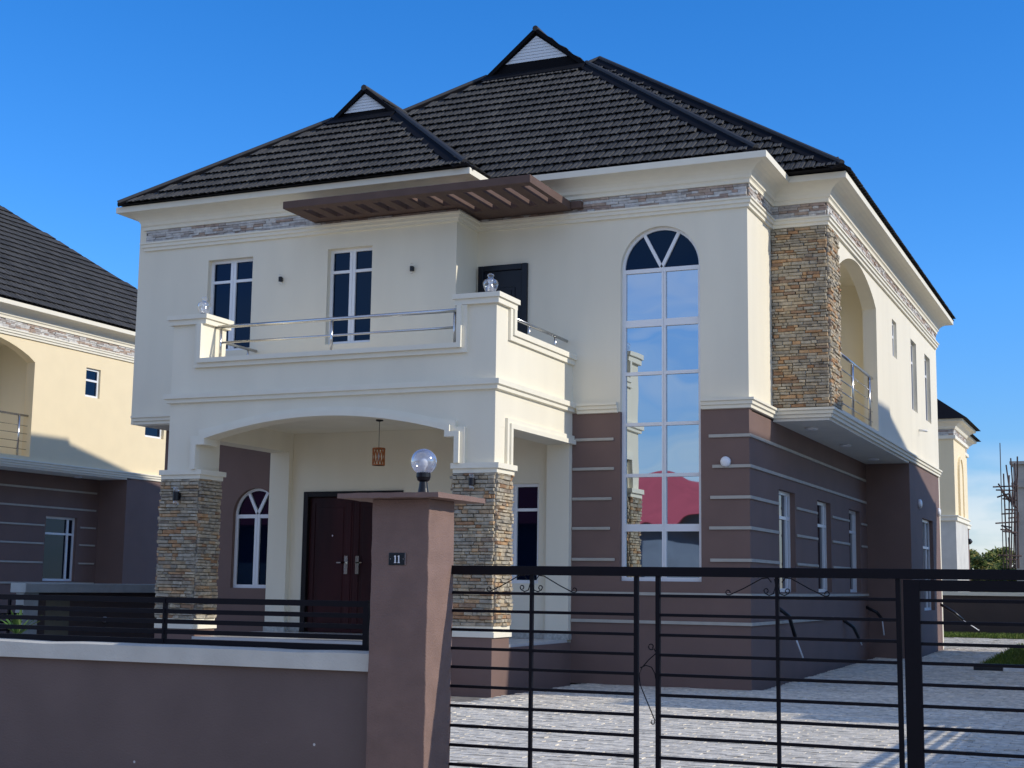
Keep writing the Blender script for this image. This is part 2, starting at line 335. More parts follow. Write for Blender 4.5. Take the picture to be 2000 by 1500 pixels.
def roof(root, indiv, off):
    base = MB(); tiles = []; trim = MB(); caps = MB(); vents = []
    for ri, r in enumerate(ROOFS):
        x0, x1, y0, y1, z0, xa, ya, za, yb, yg = (r[k] for k in ('x0', 'x1', 'y0', 'y1', 'z0', 'xa', 'ya', 'za', 'yb', 'yg'))
        fl, fr, bl, br = (Vector(q) for q in ((x0, y0, z0), (x1, y0, z0), (x0, y1, z0), (x1, y1, z0)))
        A, B = Vector((xa, ya, za)), Vector((xa, yb, za))
        if yg is None:
            front = [fl, fr, A]; right = [fr, br, B, A]; left = [bl, fl, A, B]
        else:
            k = (yg-y0)/(ya-y0); gl = fl.lerp(A, k); gr = fr.lerp(A, k); G = Vector((xa, yg-.04, za))
            front = [fl, fr, gr, gl]; right = [fr, br, B, G, gr]; left = [bl, fl, gl, G, B]
        back = [br, bl, B]
        for face in (front, right, left, back):
            base.add(face, [tuple(range(len(face)))])
        base.add([fl, fr, br, bl], [(3, 2, 1, 0)])
        # tiles
        for fi, face in enumerate((front, right, left)):
            e = (face[1]-face[0]); L = e.length; e.normalize(); nn = (face[1]-face[0]).cross(face[2]-face[1]).normalized(); s = nn.cross(e)
            if nn.z < 0: nn = -nn
            poly = [((q-face[0]).dot(e), (q-face[0]).dot(s)) for q in face]
            def inside(u, v):
                c = False; j = len(poly)-1
                for i in range(len(poly)):
                    if (poly[i][1] > v) != (poly[j][1] > v) and u < (poly[j][0]-poly[i][0])*(v-poly[i][1])/(poly[j][1]-poly[i][1])+poly[i][0]: c = not c
                    j = i
                return c
            smax = max(p[1] for p in poly); row = 0; v0 = 0
            if fi == 2: continue
            while v0 < smax:
                u = -TW*((row*.37) % 1)
                while u < L:
                    cu, cv = u+TW/2, v0+TL/2
                    if inside(cu, min(cv, smax-.02)) and (row == 0 or inside(cu-TW*.5, v0+TL*.8) and inside(cu+TW*.5, v0+TL*.8)):
                        p = face[0]+e*cu+s*cv
                        if all(rh(o, p.x, p.y) < p.z+.02 for oi, o in enumerate(ROOFS) if oi != ri):
                            jz = R.uniform(-.002, .003)
                            mtx = Matrix(((e.x*TW, s.x*TL, nn.x, p.x), (e.y*TW, s.y*TL, nn.y, p.y), (e.z*TW, s.z*TL, nn.z, p.z+jz), (0, 0, 0, 1)))
                            tiles.append((mtx, 0, px_area(p+off, nn, TW, TL), 0))
                    u += TW
                v0 += TL; row += 1
        # hip and ridge caps with flashing
        def capline(a, b, wid, n1, n2, rad=.042):
            d = (b-a).normalized()
            for nv in (n1, n2):
                sd = d.cross(nv).normalized()
                if sd.z > 0: sd = -sd
                q = [a+nv*.034, b+nv*.034, b+nv*.034+sd*wid, a+nv*.034+sd*wid]
                q += [p-nv*.03 for p in q]
                trim.add(q, [(0, 1, 2, 3), (4, 7, 6, 5), (0, 4, 5, 1), (1, 5, 6, 2), (2, 6, 7, 3), (3, 7, 4, 0)])
            caps.tube([a+Vector((0, 0, .035)), b+Vector((0, 0, .035))], rad, 8)
        nf = (fr-fl).cross(A-fl).normalized(); nr = (br-fr).cross(A-fr).normalized(); nl = (fl-bl).cross(A-fl).normalized()
        tf = fr.lerp(A, 1 if yg is None else (yg-y0)/(ya-y0)); tl = fl.lerp(A, 1 if yg is None else (yg-y0)/(ya-y0))
        capline(fr-(fr-A).normalized()*.06, tf, .17, nf, nr); capline(fl, tl, .05, nf, nl, .04)
        top = A if yg is None else Vector((xa, yg-.07, za))
        caps.tube([top+Vector((0, 0, .03)), B+Vector((0, 0, .03))], .05, 8)
        if yg is not None:
            # gablet: dark front wall, barge boards, apron flashing below
            G = Vector((xa, yg-.12, za))
            trim.prism([(gl.x, gl.z-.05), (gr.x, gr.z-.05), (xa, za)], 'xz', yg, yg+.03)
            for g in (gl, gr):
                o = Vector((0, -.14, .0)); sx = 1 if g.x < xa else -1
                q = [Vector((g.x-sx*.03, yg-.06, g.z-.01)), Vector((xa, yg-.06, za+.05)), Vector((xa, yg-.06, za-.03)), Vector((g.x+sx*.07, yg-.06, g.z-.02))]
                q += [p+Vector((0, .12, 0)) for p in q]
                trim.add(q, [(0, 1, 2, 3), (4, 7, 6, 5), (0, 4, 5, 1), (1, 5, 6, 2), (2, 6, 7, 3), (3, 7, 4, 0)])
            d = (fl.lerp(fr, .5)-Vector((xa, ya, za))); d = Vector((0, -1, -(za-z0)/(ya-y0))).normalized()
            q = [gl+nf*.05+Vector((-.02, 0, 0)), gr+nf*.05+Vector((.02, 0, 0)), gr+nf*.05+d*.26, gl+nf*.05+d*.26]; q += [p-nf*.05 for p in q]
            trim.add(q, [(0, 1, 2, 3), (4, 7, 6, 5), (0, 4, 5, 1), (1, 5, 6, 2), (2, 6, 7, 3), (3, 7, 4, 0)])
            lv = MB(); zz0, zz1 = (gl.z+.10, za-.055) if xa < -5 else (gl.z+.20, za-.085)
            sl_ = (xa-x0)/(za-z0); hw = (zz1-zz0)*sl_*1.02
            n = 6 if xa < -5 else 8
            for i in range(n):
                a, b = i/n, (i+.93)/n
                lv.add([(xa-hw*(1-a), yg-.013, zz0+(zz1-zz0)*a), (xa+hw*(1-a), yg-.013, zz0+(zz1-zz0)*a), (xa+hw*(1-b), yg-.008, zz0+(zz1-zz0)*b), (xa-hw*(1-b), yg-.008, zz0+(zz1-zz0)*b),
                        (xa-hw*(1-a), yg+.01, zz0+(zz1-zz0)*a), (xa+hw*(1-a), yg+.01, zz0+(zz1-zz0)*a)], [(0, 1, 2, 3), (0, 4, 5, 1)])
            vents.append(lv)
    ro = base.build('roof', ROOF, root, recalc=False)
    trim.build('roof_flashing', ROOF, ro); caps.build('ridge_cap', RIDGE, ro)
    for lv in vents: lv.build('gable_vent', LOUVRE, ro, recalc=False)
    if indiv: loose(tiles, [UTILE], TILE, 'roof_tile', {0: ro}, 'roof_tiles', ro, 300, off)
    else: loose(tiles, [UTILE], TILE, 'roof_tile', {0: ro}, 'roof_tiles', ro, 0, off)
    return ro

def window(root, plane, pos, a0, a1, z0, z1, mull, trans, glass=None, fw=.045, arch=False, name='window', d=.05, dbl=(), mw=.55):
    """White frame in an opening. plane 'xz' (faces -y) or 'yz' (faces +x). mull / trans: mullion and transom positions."""
    glass = glass or DGLASS
    f = MB(); P = (pos, pos+d) if plane == 'xz' else (pos-d, pos)
    def bar(u0, u1, v0, v1, q=0):
        p0, p1 = (P[0]-q, P[1]) if plane == 'xz' else (P[0], P[1]+q)
        if plane == 'xz': f.box(u0, u1, p0, p1, v0, v1)
        else: f.box(p0, p1, u0, u1, v0, v1)
    zs = z1
    bar(a0, a0+fw, z0, zs); bar(a1-fw, a1, z0, zs); bar(a0+fw, a1-fw, z0, z0+fw)
    if not arch: bar(a0+fw, a1-fw, zs-fw, zs)
    us = [a0+fw]; vs = [z0+fw]
    for m in mull: bar(m-fw*mw, m-.003, z0+fw, zs-(0 if arch else fw), .004); bar(m+.003, m+fw*mw, z0+fw, zs-(0 if arch else fw), .004); bar(m-.003, m+.003, z0+fw, zs-(0 if arch else fw), -.006); us += [m-fw*mw, m+fw*mw]
    us.append(a1-fw)
    for t in trans:
        h = fw*(.95 if t in dbl else .45)
        for k in range(0, len(us), 2): bar(us[k], us[k+1], t-h, t+h, .002)
        vs += [t-h, t+h]
    vs.append(zs-(0 if arch else fw))
    if arch:
        c = (a0+a1)/2; ro = (a1-a0)/2
        bar(a0+fw, a1-fw, zs-fw*1.1, zs, .0)
        f.prism(arc(c, zs, ro, 0, 180, 24)+arc(c, zs, ro-fw*.75, 180, 0, 24), plane, *P)
        for sx in (-1, 1):
            dx, dz = sx*.46, .888; px_, pz_ = dz*fw*.45, -sx*.46*fw*.45
            e = ro-fw*.4
            f.prism([(c+px_, zs+pz_+.0), (c+dx*e+px_, zs+dz*e+pz_), (c+dx*e-px_, zs+dz*e-pz_), (c-px_, zs-pz_)], plane, P[0]-.003 if plane == 'xz' else P[0], P[1] if plane == 'xz' else P[1]+.003)
        vs[-1] = zs-fw*1.1
    o = f.build(name, WHITE, root)
    g = pos+d*.5 if plane == 'xz' else pos-d*.5
    for i in range(0, len(us), 2):
        for j in range(0, len(vs), 2):
            p = MB(); q = 2e-3
            if plane == 'xz': p.box(us[i]-.004, us[i+1]+.004, g, g+.006, vs[j]-.004, vs[j+1]+.004)
            else: p.box(g-.006, g, us[i]-.004, us[i+1]+.004, vs[j]-.004, vs[j+1]+.004)
            p.build('pane', glass, o)
    if arch:
        for k in range(3):
            a, b = ((0, 62.6), (62.6, 117.4), (117.4, 180))[k]
            p = MB(); p.prism([(c, zs)]+arc(c, zs, ro-.01, a, b, 10), plane, *((g, g+.006) if plane == 'xz' else (g-.006, g)))
            p.build('pane', DGLASS, o)
    return o
def rect(a, b, c, d): return [(a, c), (b, c), (b, d), (a, d)]

def house(label, dx=0., indiv=True, cream=CREAM, full=True, yl=-.68):
    global YL
    YL = yl; ROOFS[0]['y0'] = yl-.42
    root = thing('house', label, 'house', (dx, 0, 0))
    off = Vector((dx, 0, 0))
    # ---------- walls
    b = MB()
    c0, rr = -1.2025, .5575
    WX0, WX1, WZ0, WS = c0-rr, c0+rr, 1.35, 5.55
    T = .14
    # upper cream walls
    b.prism([rect(XL, -3.92, ZM, ZU+.3), rect(-8.05, -7.26, 4.64, 6.03), rect(-5.98, -5.25, 4.64, 6.03)], 'xz', YL, YL+T)
    b.box(-3.92-T, -3.92, YL+T, 0, ZM, ZU+.3)
    b.prism([(-3.92, ZM), (WX0, ZM), (WX0, WS)]+arc(c0, WS, rr, 180, 0, 24)[1:]+[(WX1, ZM), (0, ZM), (0, ZU+.3), (-3.92, ZU+.3)], 'xz', 0, T)
    b.box(-T, 0, T, YS, ZM, ZU+.3)
    b.box(0, XS, YS, YS+T, 3.62, ZU+.3)
    balc = [(2.05, 3.80)]+[(2.05, 5.8)]+[(2.05+3.22*i/16, 5.8+.42*math.sin(math.pi*i/16)**.8) for i in range(1, 16)]+[(5.27, 5.8), (5.27, 3.80)]
    b.prism([rect(YS+T, YE, ZM+.02, ZU+.3), balc, rect(6.88, 7.36, 5.28, 5.93), rect(9.02, 9.72, 4.6, 5.93), rect(10.85, 11.62, 4.6, 5.93)], 'yz', XS-.22, XS)
    b.box(XL, XS, YE, YE+T, 0, ZU+.3); b.box(XL-T, XL, YL, YE, ZM, ZU+.3)
    b.build('upper_wall', cream, root)
    # ground floor
    g = MB()
    g.prism([(-2.45, 0), (0, 0), (0, ZM), (WX1, ZM), (WX1, WZ0), (WX0, WZ0), (WX0, ZM), (-2.45, ZM)], 'xz', 0, T)
    g.build('lower_wall', BROWN, root); g = MB()
    g.prism([rect(T, YB, -.2, 3.56), rect(1.6, 2.6, 1.23, 2.645), rect(4.15, 5.18, 1.23, 2.645), rect(6.74, 7.76, 1.23, 2.645)], 'yz', -T, 0)
    g.box(0, XS, YB, YB+T, -.2, 3.56)
    g.build('lower_wall', BROWN, root); g = MB()
    g.prism([rect(YB+T, YE, -.2, 3.6), rect(9.95, 11.4, .9, 2.64)], 'yz', XS-T, XS)
    g.build('lower_wall', BROWN, root); g = MB()
    ax0, ax1 = -7.90, -7.12; ac, ar = (ax0+ax1)/2, .39
    g.prism([rect(XL, -7.21, -.2, 3.58), [(ax0, 1.18), (ax1, 1.18)]+arc(ac, 2.27, ar, 0, 180, 20)], 'xz', 0, T)
    g.build('lower_wall', BROWN, root); g = MB(); g.box(XL, XL+T, T, YE, -.2, 3.58)
    g.build('lower_wall', BROWN, root)
    # porch back wall, pilasters, beams
    p = MB()
    p.prism([rect(-7.21, -2.45, .4, 3.6), rect(-6.66, -5.02, .56, 2.59), rect(-3.72, -2.93, 1.30, 2.66)], 'xz', .002, T)
    p.build('porch_wall', CREAM, root)
    p = MB()
    for x0 in (-7.21, -2.78):
        p.box(x0, x0+.33, -.10, 0, .67, 3.17); p.box(x0, x0+.33, -2.34, 0, 3.17, 3.62)
        p.box(x0 if x0 < -5 else -2.95, x0+.5 if x0 < -5 else -2.452, -2.34, -2.09, 2.72, 3.6)
    ain = [(-6.71, 3.04), (-6.58, 3.04), (-6.58, 3.12)]+[(-6.58+3.5*i/20, 3.12+.235*(1-((i-10)/10)**2)) for i in range(1, 20)]+[(-3.08, 3.12), (-3.08, 3.04), (-2.95, 3.04)]
    p.prism([(-7.21, 2.72), (-6.71, 2.72)]+ain+[(-2.95, 2.72), (-2.45, 2.72), (-2.45, 4.66), (-2.95, 4.66), (-2.95, 4.19), (-6.71, 4.19), (-6.71, 4.66), (-7.21, 4.66)], 'xz', -2.54, -2.34)
    for x0 in (-7.21, -2.95): p.box(x0, x0+.5, -2.34, -2.05, 3.62, 4.66)
    p.box(-2.60, -2.45, -2.05, 0, 3.62, 4.40); p.box(-7.21, -7.06, -2.05, YL, 3.62, 4.40)
    p.box(-7.20, -2.46, -2.34, -.002, 3.45, 3.72)
    p.build('porch_frame', CREAM, root)
    # porch trim
    t = MB()
    def offs(o): # arch outline pushed outwards
        return [(-6.71-o, 2.72), (-6.71-o, 3.04+o), (-6.58-o, 3.04+o), (-6.58-o, 3.12+o)]+[(-6.58+3.5*i/20, 3.12+o+.235*(1-((i-10)/10)**2)) for i in range(1, 20)]+[(-3.08+o, 3.12+o), (-3.08+o, 3.04+o), (-2.95+o, 3.04+o), (-2.95+o, 2.72)]
    t.prism(offs(.12)+offs(0)[::-1], 'xz', -2.59, -2.54); t.prism(offs(.065)+offs(.0)[::-1], 'xz', -2.635, -2.59)
    def ush(o): return [(-6.71-o, 4.655), (-6.71-o, 4.19-o), (-2.95+o, 4.19-o), (-2.95+o, 4.655)]
    t.prism(ush(.12)+ush(0)[::-1], 'xz', -2.585, -2.54); t.prism(ush(.06)+ush(0)[::-1], 'xz', -2.625, -2.585)
    def lsh(o): return [(-2.05-o, 4.655), (-2.05-o, 4.40-o), (-.002, 4.40-o)]
    t.prism(lsh(.14)+lsh(0)[::-1], 'yz', -2.45, -2.415); t.prism(lsh(.07)+lsh(0)[::-1], 'yz', -2.415, -2.39)
    def ssh(o): return [(-2.12-o, 2.725), (-2.12-o, 3.17+o), (-.002, 3.17+o)]
    t.prism(ssh(.12)+ssh(0)[::-1], 'yz', -2.45, -2.415); t.prism(ssh(.06)+ssh(0)[::-1], 'yz', -2.415, -2.39)
    for x0, x1 in ((-7.21, -6.71), (-2.95, -2.45)):
        t.box(x0-.07, x1+.07, -2.61, -1.98, 4.73, 4.79); t.box(x0-.045, x1+.045, -2.585, -2.005, 4.66, 4.73)
    t.sweep([(-7.21, 0), (-7.21, -2.54), (-2.45, -2.54), (-2.45, 0)], [(0, 3.60), (.045, 3.61), (.045, 3.655), (.075, 3.665), (.075, 3.73), (0, 3.74)])
    t.build('porch_moulding', TRIM, root)
    # plinth and floor
    pl = MB(); pl.box(-7.21, -2.45, -2.54, 0, -.2, .53); pl.box(-3.02, -2.44, -2.56, -2.06, -.2, .66); pl.box(-7.28, -6.70, -2.56, -2.06, -.2, .66)
    for i in range(3): pl.box(-6.5+.0*i, -3.2, -3.55+.33*i, -3.22+.33*i if i < 2 else -2.541, -.2, .14+.13*i)
    pl.build('plinth', BROWN, root)
    fl = MB(); fl.box(-7.2, -2.46, -2.55, -.102, .53, .565); fl.build('porch_floor', FLOORT, root)
    sk = MB()
    for x0 in (-7.21, -2.78): sk.box(x0-.012, x0+.342, -.115, -.005, .566, .67)
    sk.box(-6.87, -6.67, -.018, 0, .566, .67); sk.box(-5.01, -2.79, -.018, 0, .566, .67)
    sk.build('skirting', GRANITE, root)
    # ---------- stone piers
    piers = {}; stones = []
    def pier(key, x0, x1, y0, y1, z0, z1):
        q = MB(); q.box(x0, x1, y0, y1, z0, z1); o = q.build('stone_pier', GROUT, root); piers[key] = o
        rnd = random.Random(str(key))
        stone_face(stones, Vector((x1, y0, 0)), Vector((0, -1, 0)), x1-x0, z0, z1, key, off, rnd=rnd)
        stone_face(stones, Vector((x1, y1, 0)), Vector((1, 0, 0)), y1-y0, z0, z1, key, off, rnd=rnd) if False else stone_face(stones, Vector((x1, y1, 0)), Vector((1, 0, 0)), y1-y0, z0, z1, key, off, rnd=rnd)
        if key < 2: stone_face(stones, Vector((x0, y0, 0)), Vector((-1, 0, 0)), y1-y0, z0, z1, key, off, rnd=rnd); stone_face(stones, Vector((x0, y1, 0)), Vector((0, 1, 0)), x1-x0, z0, z1, key, off, rnd=rnd)
    pier(0, -7.28, -6.69, -2.55, -2.08, .79, 2.60)
    pier(1, -2.985, -2.43, -2.55, -2.08, .79, 2.60)
    q = MB(); q.box(.002, XS+.004, YS-.006, 2.05, 3.735, 6.25); piers[2] = q.build('stone_pier', GROUT, root)
    rnd = random.Random(5)
    stone_face(stones, Vector((XS+.004, YS-.006, 0)), Vector((0, -1, 0)), XS, 3.735, 6.25, 2, off, rnd=rnd)
    stone_face(stones, Vector((XS+.004, 2.05, 0)), Vector((1, 0, 0)), 2.05-YS+.006, 3.735, 6.25, 2, off, rnd=rnd)
    loose(stones, STONES, STONE, 'stone', piers, 'stones', None, 300 if indiv else 0, off)
    for x0, x1 in ((-7.28, -6.69), (-2.985, -2.43)):
        cap = MB(); cap.box(x0-.02, x1+.06, -2.60, -2.03, 2.655, 2.72); cap.box(x0, x1+.03, -2.575, -2.055, 2.60, 2.655)
        cap.build('column_cap', TRIM, root); cap = MB(); cap.box(x0+.02, x1-.0, -2.555, -2.07, .72, .79); cap.box(x0-.0, x1+.02, -2.575, -2.05, .66, .72)
        cap.build('column_base', TRIM, root)
    # ---------- mouldings
    mid = [(0, 3.585), (.035, 3.59), (.035, 3.63), (.06, 3.64), (.06, 3.68), (.085, 3.69), (.085, 3.72), (0, 3.73)]
    for pth in ([(-2.374, 0), (WX0-.03, 0)], [(WX1+.02, 0), (0, 0), (0, YS), (XS, YS), (XS, YE)], [(XL, 3), (XL, YL), (-7.286, YL)]):
        m = MB(); m.sweep(pth, mid); m.build('belt_moulding', TRIM, root)
    per = [(XL, YE), (XL, YL), (-3.92, YL), (-3.92, 0), (0, 0), (0, YS), (XS, YS), (XS, YE)]
    m = MB()
    m.sweep(per, [(0, 6.255), (.035, 6.26), (.035, 6.30), (.06, 6.31), (.06, 6.355), (.08, 6.36), (.08, 6.385), (0, 6.39)], True)
    m.build('frieze_moulding', TRIM, root)
    cv = [(.0, 6.575), (.05, 6.58), (.05, 6.625), (.065, 6.64)]+[(.075+.255*(1-math.cos(math.radians(a))), 6.645+.165*math.sin(math.radians(a))) for a in range(0, 91, 15)]+[(.345, 6.812), (.345, 6.90), (0, 6.905)]
    m = MB(); m.sweep(per, cv, True); m.build('cornice', TRIM, root)
    # ---------- facing band under the cornice
    bo = MB(); bo.sweep(per, [(0, 6.385), (.012, 6.386), (.012, 6.577), (0, 6.578)], True); band = bo.build('facing_band', GROUT, root)
    strips = []
    segs = [((-3.92, YL), (XL, YL), (0, -1)), ((-3.92, 0), (-3.92, YL), (1, 0)), ((0, 0), (-3.92, 0), (0, -1)), ((0, YS), (0, 0), (1, 0)), ((XS, YS), (0, YS), (0, -1)), ((XS, YE), (XS, YS), (1, 0))]
    for a, e, n in segs:
        Nv = Vector((n[0], n[1], 0)); a = Vector((a[0], a[1], 0))+Nv*.012; L = (Vector((e[0], e[1], 0))+Nv*.012-a).length
        stone_face(strips, a, Nv, L, 6.388, 6.576, 0, off, hr=(.034, .040), lr=(.10, .30), dr=(.006, .030), variants=5, gap=.003, rnd=random.Random(int(L*100)))
    loose(strips, STRIPS, FACE, 'facing_strip', {0: band}, 'facing_strips', band, 300 if indiv else 0, off)
    roof(root, indiv, off)
    # ---------- light stripes on the brown walls
    zs = [3.234, 2.837, 2.435, 2.04, 1.628, 1.216, .822]
    starts_r = [-.533, -.487, -.517, -.533, -.522]; ends_l = [-1.85, -1.841, -1.876, -1.896, -1.829]
    for i, z in enumerate(zs):
        h = .020
        def st(x0, x1, y0, y1): s_ = MB(); s_.box(x0, x1, y0, y1, z-h, z+h); s_.build('wall_stripe', STRIPE, root, bevel=.008)
        if i < 5:
            st(-2.44, ends_l[i], -.022, -.001); s_ = MB(); s_.sweep([(starts_r[i], 0), (0, 0), (0, 1.54 if i > 1 else 8.36)], [(0, z-h), (.022, z-h), (.022, z+h), (0, z+h)]); s_.build('wall_stripe', STRIPE, root)
            if i > 1:
                for y0, y1 in ((2.66, 4.1), (5.25, 6.7), (7.85, 8.38)): st(.001, .022, y0, y1)
        elif i == 5: s_ = MB(); s_.sweep([(-2.44, 0), (0, 0), (0, 8.4)], [(0, z-h-.03), (.022, z-h-.03), (.022, z+h-.03), (0, z+h-.03)]); s_.build('wall_stripe', STRIPE, root)
        else: s_ = MB(); s_.sweep([(-2.44, 0), (0, 0), (0, 5.2)], [(0, z-h), (.022, z-h), (.022, z+h), (0, z+h)]); s_.build('wall_stripe', STRIPE, root)
    # ---------- windows and doors
    zt = [2.05, 2.745, 3.428, 4.115, 4.80]
    window(root, 'xz', .075, WX0, WX1, WZ0, WS, [c0+.03], zt, GLASS, .05, True, d=.06, dbl=(2.05, 4.80))
    window(root, 'xz', YL+.09, -8.05, -7.26, 4.64, 6.03, [-7.655], [5.70], None, .045, mw=1.05)
    window(root, 'xz', YL+.09, -5.98, -5.25, 4.64, 6.03, [-5.615], [5.70], None, .045, mw=1.05)
    window(root, 'xz', .07, ax0, ax1, 1.18, 2.27, [ac], [], None, .05, True, mw=.9)
    window(root, 'xz', .06, -3.72, -2.93, 1.30, 2.66, [-3.325], [2.30], None, .045, mw=1.05)
    for y0, y1 in ((1.6, 2.6), (4.15, 5.18), (6.74, 7.76)): window(root, 'yz', -.075, y0, y1, 1.23, 2.645, [y1-.22], [2.27], None, .05)
    window(root, 'yz', XS-.07, 9.95, 11.4, .9, 2.64, [10.9], [2.1], None, .05)
    for y0, y1 in ((9.02, 9.72), (10.85, 11.62)): window(root, 'yz', XS-.07, y0, y1, 4.6, 5.93, [], [5.55], None, .05)
    window(root, 'yz', XS-.05, 6.88, 7.36, 5.28, 5.93, [], [5.66], None, .05)
    # main entrance: dark frame and two wooden leaves
    d = MB(); d.box(-6.66, -6.58, -.03, .10, .56, 2.59); d.box(-5.10, -5.02, -.03, .10, .56, 2.59); d.box(-6.58, -5.10, -.03, .10, 2.51, 2.59)
    dr = d.build('front_door', FRAMEB, root, bevel=.008)
    for x0, x1, s_ in ((-6.58, -5.842, 1), (-5.838, -5.10, -1)):
        l = MB(); l.box(x0, x1, .03, .08, .567, 2.51)
        l.box(x0+.03, x0+.10, .02, .03, .62, 2.43); l.box(x1-.10, x1-.03, .02, .03, .62, 2.43); l.box(x0+.16, x1-.16, .022, .03, .70, 2.36)
        l.build('door_leaf', WOOD, dr, bevel=.004)
        xh = -5.842-s_*.09 if s_ > 0 else -5.838+.09
        h = MB(); h.box(xh-.028, xh+.028, -.0, .022, 1.40, 1.66); h.box(xh-.06 if s_ > 0 else xh, xh if s_ > 0 else xh+.06, -.045, -.028, 1.555, 1.572); h.box(xh-.01, xh+.01, -.04, .0, 1.55, 1.575)
        h.box(xh-.13 if s_ > 0 else xh, xh if s_ > 0 else xh+.10, -.045, -.03, 1.555, 1.572); h.build('door_handle', STEEL, dr)
        e = MB(); e.lathe([(.013, 0), (.013, .012)], xh-s_*.24, .022, 1.95, 12, axis='y'); e.build('spyhole', STEEL, dr)
    # balcony door with raised panels
    d = MB(); d.box(-3.885, -3.13, -.02, .02, 3.74, 5.745)
    bd = d.build('balcony_door', NAVY, root)
    f = MB(); f.box(-3.885, -3.80, -.05, -.02, 3.74, 5.745); f.box(-3.215, -3.13, -.05, -.02, 3.74, 5.745); f.box(-3.80, -3.215, -.05, -.02, 5.66, 5.745); f.build('door_frame', NAVY, bd, bevel=.008)
    for z0, z1 in ((3.95, 4.55), (4.70, 5.42)):
        f = MB()
        for o_, dd in ((0, .015), (.05, .03), (.10, .018)): f.box(-3.70+o_, -3.315-o_, -.02-dd, -.02, z0+o_, z1-o_)
        f.build('door_panel', NAVY, bd, bevel=.01)
    # loggia behind the side balcony
    q = MB(); q.box(-.9, XS-.22, 5.70, 5.80, 3.7, 6.35); q.box(-.95, -.9, YS+T, 5.8, 3.7, 6.35); q.box(-.9, XS-.22, YS+T+.0, 5.8, 6.30, 6.4)
    q.box(-.9, XS-.22, YS+T, 5.8, 3.62, 3.78); q.build('loggia', CREAM, root)
    # soffits
    q = MB(); q.box(.002, XS-.002, YS, YB+.001, 3.55, 3.60); q.build('soffit', SOFFIT, root); q = MB(); q.box(XL, -3.92, YL+.002, .001, 3.575, 3.62); q.build('soffit', SOFFIT, root)
    for y in (2.2, 4.75, 7.3):
        q = MB(); q.lathe([(.09, .0), (.095, -.02), (.08, -.035)], .34, y, 3.55, 20); q.build('ceiling_light', WHITE, root, True)
    # ---------- pergola slab
    slots = []
    for i in range(13):
        x = -5.98+.2777*i; slots.append(rect(x, x+.125, -1.40, (-.93+.006*i) if i < 8 else -.46))
    q = MB(); q.prism([[(-6.2, -1.56), (-2.45, -1.56), (-2.45, -.002), (-3.918, -.002), (-3.918, YL-.002), (-6.2, YL-.002)]]+slots, 'xy', 6.43, 6.535)
    q.box(-2.45, -2.30, -.13, -.002, 6.44, 6.54)
    q.build('pergola_slab', PERG, root, bevel=.006)
    # ---------- railings
    q = MB(); q.tube([(-6.70, -2.30, 4.655), (-2.96, -2.30, 4.655)], .024, 10); q.tube([(-6.62, -2.30, 4.44), (-3.12, -2.30, 4.44)], .015, 10); fr = q.build('balcony_railing', STEEL, root, True)
    for x in (-6.62, -4.90, -3.13):
        q = MB(); q.tube([(x, -2.30, 4.19), (x, -2.30, 4.63)], .019, 10); q.lathe([(.03, 0), (.03, .012)], x, -2.30, 4.19, 12); q.build('railing_post', STEEL, fr, True)
    q = MB(); q.tube([(-2.53, -2.04, 4.60), (-2.53, -.03, 4.60)], .022, 10); fr = q.build('balcony_railing', STEEL, root, True)
    for y in (-1.35, -.45):
        q = MB(); q.tube([(-2.53, y, 4.40), (-2.53, y, 4.59)], .016, 10); q.build('railing_post', STEEL, fr, True)
    q = MB(); q.tube([(-7.13, -2.04, 4.60), (-7.13, -.70, 4.60)], .022, 10); fr = q.build('balcony_railing', STEEL, root, True)
    for y in (-1.5, -.9):
        q = MB(); q.tube([(-7.13, y, 4.40), (-7.13, y, 4.59)], .016, 10); q.build('railing_post', STEEL, fr, True)
    q = MB(); xr = XS-.09; q.tube([(xr, 2.08, 4.66), (xr, 5.25, 4.66)], .024, 10)
    for k in range(4): q.tube([(xr, 2.08, 3.95+.165*k), (xr, 5.25, 3.95+.165*k)], .008, 6)
    fr = q.build('balcony_railing', STEEL, root, True)
    for y in (2.3, 3.55, 5.0):
        q = MB(); q.tube([(xr, y, 3.80), (xr, y, 4.64)], .022, 10); q.build('railing_post', STEEL, fr, True)
    if full:
        q = MB(); q.tube([(XS, 9.8, 4.29), (XS+.16, 9.8, 4.27)], .022, 8); q.build('overflow_pipe', WHITE, root, True)
    return root

home = house('cream and brown two storey house with pergola slab and stone porch columns, behind the gate')

# ------------------------------------------------------------------ setting
q = MB(); q.add([(-400, -400, -.34), (400, -400, -.34), (400, 600, -.34), (-400, 600, -.34)], [(0, 1, 2, 3)]); kind(q.build('ground', DIRT), 'structure')
q = MB(); q.box(-120, 120, -19.5, -12.2, -.33, -.26); kind(q.build('street', ROAD), 'structure')
for a, b in ((-12.2, -12.0), (-19.7, -19.5)):
    q = MB(); q.box(-120, 120, a, b, -.33, -.14); kind(q.build('kerb', CONC), 'structure')
q = MB(); q.box(-12.5, 4.7, -9.8, 19.9, -.3, -.03); drive = kind(q.build('driveway', SAND), 'structure')
